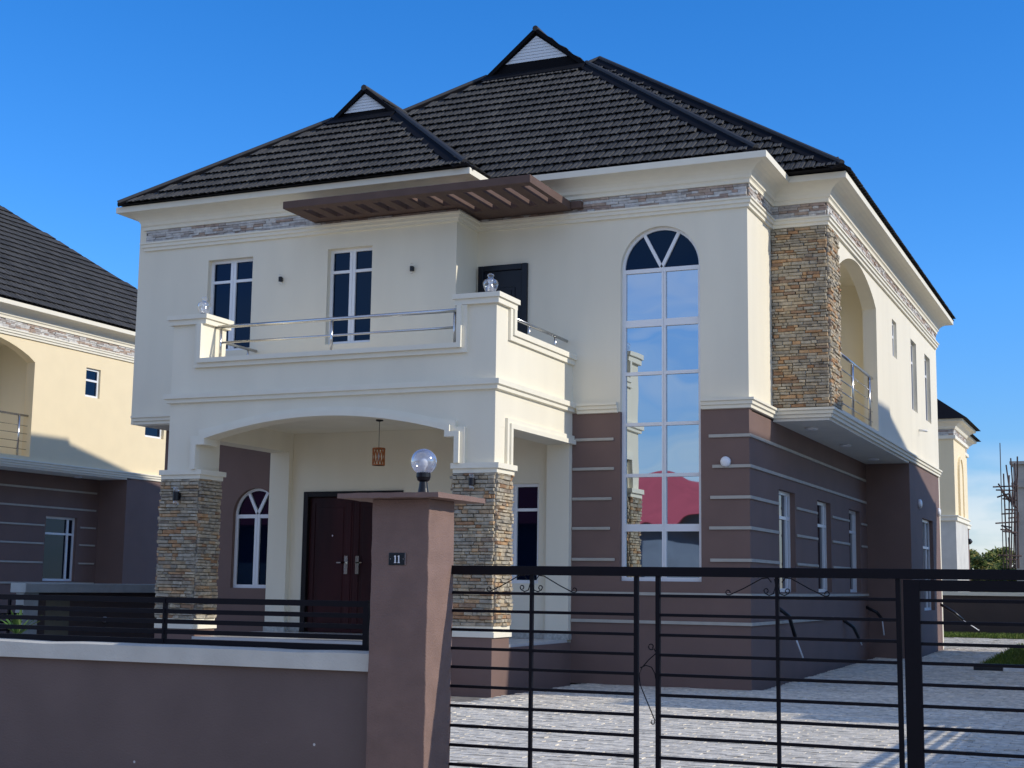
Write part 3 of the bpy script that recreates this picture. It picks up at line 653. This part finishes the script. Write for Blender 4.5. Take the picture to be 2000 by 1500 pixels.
# ground of the two neighbouring plots
for x0, x1 in ((-30, -12.8), (4.95, 22)):
    q = MB(); q.box(x0, x1, -9.8, 19.9, -.3, -.012); kind(q.build('plot', PAVER), 'structure')
pav = []
PV = []
for i in range(5):
    v, f = unit_stone(i+90, .012, .015); PV.append(([(a, .86 if 4 <= k < 8 else (1+(b-1)*.25 if k >= 8 else b), c) for k, (a, b, c) in enumerate(v)], f))
row = 0; y = -9.7
while y < 18.2:
    x = -3.2+(.1 if row % 2 else 0); pitch = .009*max(0, y)
    while x < 4.68:
        hit = (-9.2 < x < .02 and 0 < y < 12.5) or (-7.4 < x < -2.36 and -3.7 < y < .1) or (-9.2 < x < .8 and YB < y < 12.6) or (2.1 < x and y > 5.75)
        if not hit and (y < 7 or x < 3.2):
            z = R.uniform(-.004, .004)+pitch; tx, ty = R.uniform(-.02, .02), R.uniform(-.02, .02)
            mtx = Matrix(((.196, 0, 0, x+.1), (0, 0, .096, y+.05), (tx*.2, .035, ty*.1, z-.035), (0, 0, 0, 1)))
            pav.append((mtx, R.randrange(5), px_area(Vector((x, y, z)), Vector((0, 0, 1)), .2, .1), 0))
        x += .2
    y += .1; row += 1
loose(pav, PV, PAVER, 'paver', {0: drive}, 'pavers', drive, 300)

# grass
def grass(name, rects, n, h, seed):
    q = MB(); rnd = random.Random(seed)
    tot = sum((b-a)*(d-c) for a, b, c, d in rects)
    for a, b, c, d in rects:
        for _ in range(int(n*(b-a)*(d-c)/tot)):
            x, y = rnd.uniform(a, b), rnd.uniform(c, d); z = .009*max(0, y)+.01; an = rnd.uniform(0, 6.28); hh = h*rnd.uniform(.5, 1.3); w_ = .006
            dx, dy = math.cos(an), math.sin(an); lx, ly = rnd.uniform(-.5, .5)*hh, rnd.uniform(-.5, .5)*hh
            q.add([(x-dx*w_, y-dy*w_, z), (x+dx*w_, y+dy*w_, z), (x+lx*.4+dx*w_*.7, y+ly*.4+dy*w_*.7, z+hh*.6), (x+lx, y+ly, z+hh)], [(0, 1, 2), (0, 2, 3)])
    return kind(q.build(name, GRASS, recalc=False), 'stuff')
q = MB(); q.box(2.12, 4.7, 5.92, 19.9, -.2, .075); kind(q.build('lawn_soil', SOIL), 'structure')
q = MB(); q.box(-6, 2.12, 18.3, 19.9, -.2, .17); kind(q.build('verge_soil', SOIL), 'structure')
grass('grass', [(2.10, 3.6, 5.95, 14), (-1.6, 3.0, 18.3, 19.8)], 26000, .085, 3)
x = 2.06
for i in range(6):
    q = MB(); q.box(x+.004, x+.436, 5.78, 5.90, -.1, .11); o = q.build('kerb_stone', KBLACK if i % 2 == 0 else KWHITE, bevel=.015)
    tag(o, ['black painted kerb stone at the left corner of the lawn', 'white painted kerb stone beside the corner black one at the lawn edge', 'second black kerb stone in from the lawn corner', 'second white kerb stone in from the lawn corner', 'third black kerb stone along the lawn edge', 'third white kerb stone along the lawn edge'][i], 'kerb stone', 'black and white kerb stones along the lawn')
    x += .44

# ------------------------------------------------------------------ front wall, fence, pillar, gate
t = thing('boundary_wall', 'low grey brown front wall with pale concrete coping left of the gate pillar', 'wall', (-6, -10, -.3))
def rel(o, t): o.parent = t; o.matrix_parent_inverse = Matrix.Translation(-Vector(t.location)); return o
q = MB(); q.box(-12.5, .203, -10.10, -9.92, -.3, .73); rel(q.build('wall_body', BROWNW), t)
rnd = random.Random(2); q = MB()
n = 44
top = [(-12.5+12.7*i/n, .845+rnd.uniform(-.006, .006)) for i in range(n+1)]
for i in range(n):
    (xa, za), (xb, zb) = top[i], top[i+1]
    q.add([(xa, -10.14, .73), (xb, -10.14, .73), (xb, -10.14, zb-.012), (xa, -10.14, za-.012), (xa, -10.10, za), (xb, -10.10, zb), (xb, -9.88, zb), (xa, -9.88, za), (xa, -9.88, .73), (xb, -9.88, .73)],
          [(0, 1, 2, 3), (3, 2, 5, 4), (4, 5, 6, 7), (7, 6, 9, 8), (0, 8, 9, 1)])
rel(q.build('wall_coping', CONC), t)
f = thing('metal_fence', 'black horizontal bar fence on the low front wall beside the pillar', 'fence', (-6, -10, .845))
for z, h in ((1.142, .038), (1.068, .030), (1.000, .030), (.932, .030), (.862, .044)):
    q = MB(); q.box(-12.5, .055, -10.015, -9.985, z-h/2, z+h/2); rel(q.build('fence_rail', BLACK), f)
for x in (.070, -1.495, -3.06, -4.62, -6.2, -7.8, -9.4, -11):
    q = MB(); wd = .018 if x > 0 else .008; q.box(x-wd, x+wd, -10.02, -9.98, .83, 1.163 if x > 0 else 1.16); rel(q.build('fence_post', BLACK), f)

p = thing('gate_pillar', 'square brown gate pillar with flat overhanging cap and number plate', 'pillar', (.4, -10.02, -.3))
def rough_box(x0, x1, y0, y1, z0, z1, nx, nz, amp, seed):
    """Rendered block whose arrises wander a little."""
    rnd = random.Random(seed); q = MB(); k = nz
    ring = [(x0, y0), (x1, y0), (x1, y1), (x0, y1)]
    for i in range(k+1):
        z = z0+(z1-z0)*i/k
        q.v += [(a+rnd.uniform(-amp, amp), b+rnd.uniform(-amp, amp), z) for a, b in ring]
    for i in range(k):
        for j in range(4): q.f.append((i*4+j, i*4+(j+1) % 4, i*4+4+(j+1) % 4, i*4+4+j)); q.m.append(0)
    q.f += [(3, 2, 1, 0), tuple(k*4+j for j in range(4))]; q.m += [0, 0]
    return q
rel(rough_box(.2, .6, -10.2, -9.845, -.3, 1.795, 1, 26, .0025, 4).build('pillar_shaft', PILLAR, bevel=.006), p)
q = MB(); rnd = random.Random(8); k = 14
def edge(a, b): return [tuple(a[i]+(b[i]-a[i])*j/k+(rnd.uniform(-.004, .004) if 0 < j < k else 0) for i in range(2)) for j in range(k)]
cs = [(.02, -10.33), (.725, -10.33), (.725, -9.65), (.02, -9.65)]
per_ = sum((edge(cs[i], cs[(i+1) % 4]) for i in range(4)), [])
lo = [(x, y, 1.795+rnd.uniform(-.002, .002)) for x, y in per_]; up = [(x*.995+.002, y, 1.826+rnd.uniform(-.002, .002)) for x, y in per_]
m = len(per_); q.v = lo+up+[(.37, -9.99, 1.842), (.37, -9.99, 1.795)]
for i in range(m): q.f += [(i, (i+1) % m, m+(i+1) % m, m+i), (m+i, m+(i+1) % m, 2*m), ((i+1) % m, i, 2*m+1)]; q.m += [0]*3
rel(q.build('pillar_cap', PILLAR), p)
# number plate
s = thing('house_number_plate', 'small dark metal plate reading 11 on the gate pillar', 'sign', (.387, -10.2, 1.425))
PLATE = mat('plate_metal', (.035, .045, .05), .28, 0, metallic=.8); NUM = mat('number_white', (.85, .85, .85), .4, 0)
q = MB(); q.box(.327, .447, -10.207, -10.2005, 1.387, 1.463); rel(q.build('plate', PLATE, bevel=.003), s)
q = MB(); q.box(.443, .447, -10.209, -10.207, 1.389, 1.461); rel(q.build('plate_edge', STEEL), s)
for x in (.375, .400):
    q = MB(); q.box(x-.0035, x+.0035, -10.2095, -10.207, 1.403, 1.446); q.box(x-.0075, x-.0035, -10.2095, -10.207, 1.438, 1.443); q.box(x-.0075, x+.0075, -10.2096, -10.207, 1.400, 1.4045); rel(q.build('digit', NUM), s)
for x in (.343, .431):
    q = MB(); q.lathe([(.0035, 0), (.003, .003)], x, -10.207, 1.425, 10, axis='y'); rel(q.build('screw', STEEL), s)
# globe lamp
lx, ly = .462, -10.02
l = thing('globe_lamp', 'clear ribbed globe lamp on black neck standing on the gate pillar cap', 'lamp', (lx, ly, 1.84))
q = MB(); q.box(lx-.052, lx+.052, ly-.045, ly+.045, 1.828, 1.842); q.lathe([(.036, .0), (.030, .03), (.024, .075)], lx, ly, 1.842, 20); q.lathe([(.024, .07), (.038, .08), (.043, .095), (.046, .10), (.046, .125), (.042, .13)], lx, ly, 1.842, 24); rel(q.build('lamp_base', BLACKP, smooth=False), l)
zc = 1.842+.13+.068
q = MB(); q.lathe([(.083*math.sin(a), -.083*math.cos(a)) for a in [math.radians(28+i*(152-1)/18) for i in range(19)]], lx, ly, zc, 32); rel(q.build('globe', ACRYW, smooth=True), l)
q = MB()
for k in range(13):
    zz = -.035+.008*k; rr_ = math.sqrt(max(1e-5, .0822**2-zz*zz)); q.tube([(lx+rr_*math.cos(a), ly+rr_*math.sin(a), zc+zz) for a in [math.radians(200+i*14) for i in range(11)]], .0009, 4)
rel(q.build('globe_rib', ACRYW), l)
q = MB(); q.lathe([(.012, -.07), (.014, -.035), (.024, -.02), (.026, .0), (.020, .018), (.008, .026)], lx, ly, zc-.005, 20); rel(q.build('bulb', BULB, smooth=True), l)

GY = -9.85
g = thing('sliding_gate', 'black metal driveway gate of horizontal bars with small scrolls', 'gate', (2.7, GY, 0))
def gbar(name, x0, x1, z0, z1, d=.012, par=g): q = MB(); q.box(x0, x1, GY-d, GY+d, z0, z1); return rel(q.build(name, BLACK, bevel=.002), par)
gbar('gate_top_rail', .56, 4.9, 1.337, 1.393, .026); gbar('gate_bottom_rail', .56, 4.9, .0, .05, .026)
rz = [1.223, 1.111, .994, .878, .763, .645, .525, .404, .286, .168]
for z in rz:
    gbar('gate_rail', .57, 1.81, z-.009, z+.009); gbar('gate_rail', 1.97, 3.34, z-.009, z+.009)
for x, wd in ((.58, .013), (1.143, .0095), (1.822, .013), (1.957, .013), (2.673, .0095), (3.352, .013)): gbar('gate_post', x-wd, x+wd, .05, 1.337, .016)
wk = MB(); wk.box(3.382, 3.47, GY-.022, GY+.022, .03, 1.333); wk.box(3.47, 4.85, GY-.022, GY+.022, 1.272, 1.333); wk.box(3.47, 4.85, GY-.022, GY+.022, .03, .08); wk.box(4.80, 4.85, GY-.021, GY+.021, .08, 1.272)
wicket = rel(wk.build('wicket_frame', BLACK, bevel=.003), g)
for z in (1.221, 1.101, .985, .88, .764, .649, .532, .41, .29, .17):
    q = MB(); q.box(3.47, 4.80, GY-.012, GY+.012, z-.009, z+.009); q.build('wicket_rail', BLACK, wicket, bevel=.002)
def scroll(pts):
    q = MB(); q.tube([(x, GY-.012, z) for x, z in pts], .0035, 6); rel(q.build('gate_scroll', BLACK, smooth=True), g)
def curl(cx, cz, r, a0, turns, sgn, n=18):
    return [(cx+r*(1-.55*i/n)*math.cos(a0+sgn*turns*2*math.pi*i/n), cz+r*(1-.55*i/n)*math.sin(a0+sgn*turns*2*math.pi*i/n)) for i in range(n+1)]
for x in (1.143, 2.673):
    for s_ in (-1, 1):
        scroll([(x+s_*.03, 1.31), (x+s_*.05, 1.335), (x+s_*.085, 1.332), (x+s_*.19, 1.275), (x+s_*.275, 1.236)]+[(x+s_*(.287+.013*math.sin(a)), 1.249-.013*math.cos(a)) for a in [i*.5 for i in range(11)]])
        scroll([(x+s_*.012, 1.33), (x+s_*.006, 1.29), (x+s_*.02, 1.245), (x+s_*.045, 1.236), (x+s_*.066, 1.247)]+[(x+s_*(.062+.012*math.cos(a)), 1.262+.012*math.sin(a)) for a in [-.6+i*.5 for i in range(11)]])
x = 1.89
scroll([(1.945, .885), (1.90, .845), (1.86, .80), (1.843, .76), (1.85, .70), (1.89, .61), (1.94, .50)]+[(1.928+.011*math.cos(a), .488+.011*math.sin(a)) for a in [.8-i*.5 for i in range(11)]])
scroll([(1.85, .80), (1.885, .815), (1.92, .805), (1.94, .77), (1.945, .74)]); scroll([(1.945, .895)]+[(1.918+.02*math.cos(a)*(1-i*.03), .925+.02*math.sin(a)*(1-i*.03)) for i, a in enumerate([-.6-i*.45 for i in range(16)])])

# side wall on the right with the same bar fence
t = thing('boundary_wall', 'brown side wall with coping and bar fence between the right hand plots', 'wall', (4.8, -4, 0))
q = MB(); q.box(4.72, 4.90, -9.8, 20, -.3, .74); rel(q.build('wall_body', BROWNW), t)
q = MB(); q.box(4.68, 4.94, -9.8, 20, .74, .84); rel(q.build('wall_coping', CONC), t)
f = thing('metal_fence', 'black bar fence on the right side boundary wall', 'fence', (4.8, -4, .84))
for z, h in ((1.14, .036), (1.068, .028), (1.000, .028), (.932, .028)):
    q = MB(); q.box(4.79, 4.82, -9.8, -1.5, z-h/2, z+h/2); rel(q.build('fence_rail', BLACK), f)
for y in (-9.6, -7.6, -5.6, -3.6, -1.6):
    q = MB(); q.box(4.785, 4.825, y-.015, y+.015, .84, 1.155); rel(q.build('fence_post', BLACK), f)
# rear wall
t = thing('boundary_wall', 'dark brown rear boundary wall with thin white coping behind the lawn strip', 'wall', (0, 20, 0))
q = MB(); q.box(-12.6, 22, 20, 20.2, -.3, 1.17); rel(q.build('wall_body', DARKBR), t)
q = MB(); q.box(-12.6, 22, 19.95, 20.25, 1.17, 1.26); rel(q.build('wall_coping', TRIM), t)
# party wall on the left
t = thing('boundary_wall', 'dark side wall with thick grey cap between the left hand plots', 'wall', (-12.67, 7, 0))
q = MB(); q.box(-12.82, -12.72, .99, 20, -.3, 1.04); rel(q.build('wall_body', DARKBR), t)
q = MB(); q.box(-12.95, -12.62, .9, 20, 1.04, 1.20); rel(q.build('wall_coping', GREY, bevel=.008), t)
q = MB(); q.box(-12.86, -12.69, .95, 1.30, -.3, 1.04); rel(q.build('wall_end_post', GREY), t)
q = MB(); q.box(-12.72, -12.715, 1.52, 2.12, -.3, 1.0); rel(q.build('wall_panel', mat('olive_panel', (.16, .145, .10), .9, .1, 4)), t)
f = thing('metal_fence', 'black bar fence running forward from the grey capped side wall', 'fence', (-12.67, -4, 0))
for z in (.95, .82, .69, .56, .43, .30):
    q = MB(); q.box(-12.69, -12.65, -9.8, .9, z-.016, z+.016); rel(q.build('fence_rail', BLACK), f)
q = MB(); q.box(-12.75, -12.59, -9.8, .9, -.3, .14); rel(q.build('wall_base', CONC), f)
for y in (-9, -7, -5, -3, -1, .6):
    q = MB(); q.box(-12.69, -12.65, y-.02, y+.02, .14, .97); rel(q.build('fence_post', BLACK), f)

# ------------------------------------------------------------------ fittings on the house
def lantern(label, x, y, z):
    t = thing('lantern', label, 'lamp', (x, y, z), 'clear jar lanterns on the balcony posts')
    q = MB(); q.lathe([(.032, 0), (.032, .012), (.018, .016), (.020, .045), (.045, .050)], 0, 0, 0, 20); q.build('lantern_base', BLACKP, t)
    q = MB(); q.lathe([(.045, .05), (.062, .09), (.074, .14), (.074, .165), (.062, .195), (.038, .212), (.026, .225), (.026, .24), (.034, .25), (.030, .27), (.012, .285)], 0, 0, 0, 28); q.build('lantern_glass', ACRY, t, True)
    q = MB(); q.lathe([(.020, .05), (.030, .07), (.030, .13), (.018, .16), (.026, .18), (.02, .215)], 0, 0, 0, 18); q.build('bulb', ACRYW, t, True)
    t.scale = (1.28, 1.28, 1.0)
    return t
lantern('clear jar lantern on the left balcony post beside the left window', -6.86, -2.36, 4.79)
lantern('clear jar lantern on the right balcony post before the black door', -2.62, -2.36, 4.79)
def sconce(label, x, y, z, s=1.):
    t = thing('wall_sconce', label, 'wall light', (x, y, z), 'black up and down wall lights')
    q = MB(); q.box(-.03*s, .03*s, -.02*s, 0, -.045*s, .045*s); q.lathe([(.042*s, -.055*s), (.045*s, -.05*s), (.045*s, .05*s), (.042*s, .055*s)], 0, -.065*s, 0, 20); q.build('sconce_body', BLACKP, t)
    for a, b in ((.055, .115), (-.115, -.055)):
        q = MB(); q.lathe([(.038*s, a*s), (.038*s, b*s)], 0, -.065*s, 0, 18); q.build('sconce_glass', ACRY, t, True)
sconce('black wall light right of the left upper window', -6.745, YL, 5.64, .62)
sconce('black wall light near the corner right of the second upper window', -4.59, YL, 5.63, .62)
sconce('black wall light on the left stone porch column', -6.97, -2.585, 2.37)
sconce('black wall light on the right stone porch column behind the pillar', -2.70, -2.585, 2.49, .82)
def bulkhead(label, x, y, z, axis, r=.068):
    o = MB(); pr = [(r, 0), (r, .03), (r*.92, .045), (r*.6, .058), (r*.1, .062)]
    if axis == 'y': o.lathe(pr, 0, 0, 0, 24, axis='y')
    else: o.lathe(pr, 0, 0, 0, 24, axis='x')
    q = o.build('bulkhead_light', WHITE, None, True); q.location = (x, y, z); tag(q, label, 'wall light', 'round white wall lights')
bulkhead('round white wall light on the brown wall right of the tall window', -.31, -.001, 2.894, 'y')
bulkhead('round white wall light on the far side wall above the narrow window', XS+.001, 9.55, 2.88, 'x', .085)
bulkhead('round white wall light at the far rear corner of the side wall', XS+.001, 12.2, 2.86, 'x', .085)
bulkhead('round pale light low on the dark side wall at left', -12.715, 3.05, .56, 'x', .05)
t = thing('pendant_lamp', 'copper lattice pendant lamp hanging in the porch', 'lamp', (-4.715, -1.3, 3.45))
q = MB(); q.tube([(0, 0, 0), (0, 0, -.39)], .004, 6); q.lathe([(.05, 0), (.05, -.02), (.01, -.03)], 0, 0, 0, 16); q.build('cord', BLACKP, t)
q = MB()
for z in (-.39, -.61): q.lathe([(.085, z-.008), (.085, z+.008), (.075, z+.008), (.075, z-.008)], 0, 0, 0, 20)
for k in range(12):
    a = k*math.pi/6
    for s_ in (-1, 1): q.tube([(.08*math.cos(a+s_*i*.13), .08*math.sin(a+s_*i*.13), -.39-.22*i/4) for i in range(5)], .007, 5)
q.build('lamp_shade', COPPER, t)
q = MB(); q.lathe([(.012, -.40), (.014, -.45), (.026, -.47), (.028, -.54), (.012, -.57)], 0, 0, 0, 14); q.build('bulb', BULB, t, True)
def conduit(label, pts, tip, x=0):
    t = thing('conduit_pipe', label, 'pipe', pts[0], 'cable pipes sticking out of the side wall')
    o = Vector(pts[0]); q = MB(); q.tube([Vector(p)-o for p in pts], .028, 8); q.build('sleeve', BLACKP, t, True)
    for k in (-1, 1):
        e = Vector(pts[-1])-o; q = MB(); q.tube([e+Vector((0, k*.012, 0)), Vector(tip)-o+Vector((0, k*.02, 0))], .009, 6); q.build('pipe_end', WHITE, t, True)
conduit('black sleeved pipe with long white tails nearest on the brown side wall', [(-.02, 1.38, 1.05), (.12, 1.62, .90), (.17, 1.75, .62)], (.24, 1.95, .30))
conduit('black sleeved pipe below the gap between second and third side windows', [(-.02, 6.0, .80), (.12, 6.3, .66), (.17, 6.5, .48)], (.20, 6.6, .36))
conduit('grey pipe stub at the end of the brown side wall', [(-.02, 8.2, .98), (.18, 8.25, .88), (.26, 8.3, .76)], (.29, 8.3, .48))
conduit('black sleeved pipe at the far rear corner of the house', [(XS-.02, 12.2, 1.02), (XS+.26, 12.25, .85), (XS+.42, 12.3, .70)], (XS+.72, 12.35, .50))

# ------------------------------------------------------------------ neighbours
nb = house('paler yellow two storey house on the left, twin of the main house', -17.47, False, CREAM2, False)
rb = house('two storey twin house on the right outside the picture', 17.47, False, CREAM2, False, -.12)

def plain_house(t, blocks, lower, z_top=6.4):
    for i, (x0, x1, y0, y1) in enumerate(blocks):
        q = MB(); q.box(x0, x1, y0, y1, 3.6, 6.7); q.build('upper_wall', CREAM2, t)
        q = MB(); q.box(x0, x1, y0, y1, -.3, 3.6); q.build('lower_wall', lower[i], t)
        per = [(x0, y1), (x0, y0), (x1, y0), (x1, y1)]
        q = MB(); q.sweep(per, [(0, 3.55), (.06, 3.57), (.06, 3.68), (.10, 3.7), (.10, 3.74), (0, 3.75)], True); q.sweep(per, [(0, 6.25), (.07, 6.27), (.07, 6.38), (0, 6.39)], True)
        q.sweep(per, [(0, 6.58), (.06, 6.6), (.10, 6.68), (.22, 6.78), (.34, 6.82), (.34, 6.92), (0, 6.93)], True); q.build('moulding', TRIM, t)
        st = []
        for a, e, n in (((x1, y0), (x0, y0), (0, -1)), ((x1, y1), (x1, y0), (1, 0))):
            Nv = Vector((n[0], n[1], 0)); a = Vector((a[0], a[1], 0)); stone_face(st, a, Nv, (Vector((e[0], e[1], 0))-a).length, 6.39, 6.58, 0, Vector(), hr=(.05, .06), lr=(.15, .4), dr=(.01, .03), variants=5)
        q = MB(); q.box(x0-.002, x1+.002, y0-.002, y1+.002, 6.385, 6.58); bo = q.build('facing_band', GROUT, t); loose(st, STRIPS, FACE, 'facing_strip', {0: bo}, 'facing_strips', bo, 0)
        h = (x1-x0)/2+.5; q = MB(); xm = (x0+x1)/2
        q.add([(x0-.5, y0-.5, 6.9), (x1+.5, y0-.5, 6.9), (x1+.5, y1+.5, 6.9), (x0-.5, y1+.5, 6.9), (xm, y0-.5+h*.9, 6.9+h*.75), (xm, y1+.5, 6.9+h*.75)], [(0, 1, 4), (1, 2, 5, 4), (3, 0, 4, 5), (2, 3, 5), (3, 2, 1, 0)])
        q.build('roof', ROOF, t, recalc=False)
t = thing('house', 'cream house far behind the rear wall with a tall arched niche', 'house', (-4, 31, 0))
t.location = (0, 0, 0)
plain_house(t, [(-9, -1.05, 31, 34.4), (-9, -1.42, 36.2, 38.2)], [PALEW, BROWN])
q = MB(); q.prism([(32.0, 3.75), (33.0, 3.75)]+arc(32.5, 5.2, .5, 0, 180, 12), 'yz', -1.052, -1.02); q.build('wall_niche', CREAM2, t)
q = MB(); q.box(-1.05, -.98, 31.9, 32.0, 3.75, 5.2); q.box(-1.05, -.98, 33.0, 33.1, 3.75, 5.2); q.prism(arc(32.5, 5.2, .6, 0, 180, 14)+arc(32.5, 5.2, .5, 180, 0, 14), 'yz', -1.05, -.98); q.build('niche_surround', CREAM2, t)
q = MB(); q.lathe([(.12, 0), (.10, .12), (.02, .18)], -1.42, 37.6, 3.1, 12, axis='x'); q.build('wall_light', BLACKP, t)
# unfinished building and its scaffold
def far(px, py, d):
    v = CF+CR*(px-1000)/FPX-CU*(py-750)/FPX; return CAM+v*d
D = 70
k = far(1985, 1100, D); ztop = far(1990, 905, D).z; zslab = far(1990, 946, D).z
t = thing('unfinished_building', 'bare grey concrete building under construction at right edge', 'building', (k.x, k.y, -.3))
UC = mat('raw_concrete', (.40, .37, .32), .95, .15, 1.5, .3, 20); UD = mat('interior_shade', (.03, .028, .025), .9, 0)
q = MB(); W = .55
q.prism([rect(0, 9, .3, ztop+.3), rect(W, W+1.2, 3.1, 5.4), rect(3, 4.5, 3.1, 5.4), rect(W, W+1.2, .6, 2.0)], 'xz', 0, .25); q.box(0, .25, .25, 8, 0, ztop+.3); q.box(8.75, 9, .25, 8, 0, ztop+.3); q.box(0, 9, 8, 8.2, 0, ztop+.3); q.build('concrete_wall', UC, t)
q = MB(); q.box(-.10, 9.1, -.10, 8.3, zslab+.3-.12, zslab+.3+.12); q.build('floor_slab', UC, t)
q = MB(); q.box(-.15, 9.15, -.15, 8.3, ztop+.3, ztop+.45); q.build('roof_slab', UC, t)
q = MB(); q.box(.26, 8.7, .6, .7, 0, ztop); q.build('shade_backing', UD, t)  # near-black sheet behind the openings, its colour stands in for the shade indoors
t = thing('scaffold', 'tangled wooden pole scaffold beside the bare concrete building', 'scaffold', far(1965, 1100, D-1.5))
o = Vector(t.location)
def pole(p0, p1, r=.035):
    d0 = D-1.5
    a, b = far(*p0, d0+R.uniform(-.8, .8))-o, far(*p1, d0+R.uniform(-.8, .8))-o; q = MB(); q.tube([a, a.lerp(b, .5)+Vector((R.uniform(-.03, .03), 0, 0)), b], r, 6); q.build('scaffold_pole', POLE, t)
for x0, y0, x1, y1 in ((1953, 865, 1960, 1110), (1960, 925, 1967, 1110), (1971, 928, 1972, 1110), (1974, 895, 1980, 990), (1965, 908, 1978, 1000), (1987, 892, 1985, 960), (1977, 960, 1975, 1110), (1981, 940, 1984, 1110), (1983, 950, 1980, 1110), (1986, 945, 1990, 1110), (1970, 1050, 1973, 1110), (1989, 1000, 1988, 1110), (1982, 905, 1984, 950)): pole((x0, y0), (x1, y1), .035 if y0 > 880 else .022)
for x0, y0, x1, y1 in ((1940, 951, 1988, 949), (1946, 957, 1986, 958), (1948, 971, 1972, 964), (1950, 945, 1962, 968), (1955, 957, 1972, 980), (1958, 974, 1985, 977), (1945, 1022, 1990, 1019), (1956, 1027, 1975, 1030), (1955, 1034, 1974, 1036), (1958, 1026, 1985, 1046), (1956, 1004, 1984, 1002), (1962, 995, 1986, 996), (1962, 964, 1986, 992), (1960, 1038, 1986, 1040), (1950, 1084, 1995, 1086), (1965, 1092, 1988, 1093), (1970, 1012, 1988, 1010)): pole((x0, y0), (x1, y1), .04)

# ------------------------------------------------------------------ trees and plant
def leaf_cluster(q, c, r, n, size, rnd, flat=.8):
    for _ in range(n):
        while True:
            d = Vector((rnd.uniform(-1, 1), rnd.uniform(-1, 1), rnd.uniform(-1, 1)))
            if .1 < d.length < 1: break
        d = d*(.55+.45*rnd.random()); p = c+Vector((d.x*r, d.y*r, d.z*r*flat)); a = Vector((rnd.gauss(0, 1), rnd.gauss(0, 1), rnd.gauss(0, .7))).normalized(); b = a.orthogonal().normalized(); s_ = size*rnd.uniform(.6, 1.4)
        q.add([p-a*s_, p+b*s_*.35, p+a*s_, p-b*s_*.35], [(0, 1, 2, 3)])
def tree(label, base, h, r, seed, size=.16, name='tree'):
    rnd = random.Random(seed); t = thing(name, label, 'tree', base, 'trees beyond the rear wall')
    q = MB(); q.tube([(0, 0, 0), (rnd.uniform(-.1, .1), 0, h*.35), (rnd.uniform(-.2, .2), 0, h*.7)], .11, 8, r2=.04)
    q.build('trunk', BARK, t)
    for k in range(4):
        a = k*1.6+rnd.random(); q = MB(); q.tube([(0, 0, h*.3), (r*.4*math.cos(a), r*.4*math.sin(a), h*.55), (r*.75*math.cos(a), r*.75*math.sin(a), h*.72)], .05, 6, r2=.015); q.build('branch', BARK, t)
    q = MB()
    for k in range(15):
        a = rnd.uniform(0, 6.28); rr_ = r*math.sqrt(rnd.random()); zz = h*rnd.uniform(.35, .93); leaf_cluster(q, Vector((rr_*math.cos(a), rr_*math.sin(a), zz)), r*rnd.uniform(.25, .42), 110, size, rnd)
    q.build('crown', LEAF, t, recalc=False)
for i, (px_, py_, D_, lab) in enumerate(((1903, 1072, 80, 'pale green bushy tree between the cream house and the middle tree'), (1950, 1068, 82, 'olive green tree just left of the nearest scaffold pole'), (1928, 1080, 76, 'low yellowish tree in front of the taller crowns'), (1893, 1078, 88, 'yellow green bushy tree beside the far cream house'), (1915, 1068, 84, 'broad leafy tree in the middle beyond the rear wall'), (1938, 1062, 90, 'tall dark leafy tree left of the scaffold'), (1962, 1066, 92, 'green tree seen through the scaffold poles'), (1880, 1084, 96, 'dim tree crown partly hidden by the far cream house'))):
    tp = far(px_, py_, D_); tree(lab, (tp.x, tp.y, -.3), tp.z+.3, 1.25, 20+i)
t = thing('garden_plant', 'small green leafy plant behind the front fence at far left', 'plant', (-9.1, -5.0, -.03))
pt = far(34, 1246, 18.2); t.location = (pt.x, pt.y, -.03)
rnd = random.Random(3)
for k in range(16):
    a = rnd.uniform(0, 6.28); tilt = rnd.uniform(.1, .8); L = rnd.uniform(.22, .42); q = MB(); pts = []
    for i in range(6):
        s_ = i/5; rr_ = L*s_*math.sin(tilt*(1+s_*.5)); zz = .05+pt.z+L*s_*math.cos(tilt*(1+s_*.5)); wd = .030*math.sin(math.pi*(.08+.9*s_))
        cx, cy = rr_*math.cos(a), rr_*math.sin(a); pts += [(cx-wd*math.sin(a), cy+wd*math.cos(a), zz), (cx, cy, zz-.008), (cx+wd*math.sin(a), cy-wd*math.cos(a), zz)]
    q.add(pts, [(i*3+j, i*3+j+1, i*3+j+4, i*3+j+3) for i in range(5) for j in range(2)]); q.build('leaf', PLANTM, t, recalc=False)
q = MB(); q.tube([(0, 0, 0), (.01, 0, pt.z+.1)], .03, 8, r2=.02); q.build('stem', BARK, t)

# ------------------------------------------------------------------ across the street (seen only in the glass)
t = thing('house', 'red roofed bungalow across the street behind the viewer', 'house', (0, 0, 0))
q = MB(); q.box(-34, 3, -42, -33, -.3, 3.7); q.build('wall', mat('slate_wall', (.13, .15, .17), .8, .1, 2), t)
q = MB(); q.add([(-35, -32.3, 3.62), (4, -32.3, 3.62), (4, -43, 3.62), (-35, -43, 3.62), (-31, -36.0, 5.7), (0, -36.0, 5.7)], [(0, 1, 5, 4), (1, 2, 5), (2, 3, 4, 5), (3, 0, 4), (0, 3, 2, 1)]); q.build('roof', REDROOF, t)
t = thing('boundary_wall', 'pale wall across the street behind the viewer', 'wall', (0, 0, 0))
q = MB(); q.box(-40, -14.5, -23.2, -23, -.3, 1.9); q.box(-11.3, -9.2, -23.2, -23, -.3, 1.5); q.box(-9.2, -7.3, -23.4, -22.9, -.3, 2.7); q.build('wall_body', PALEW, t)
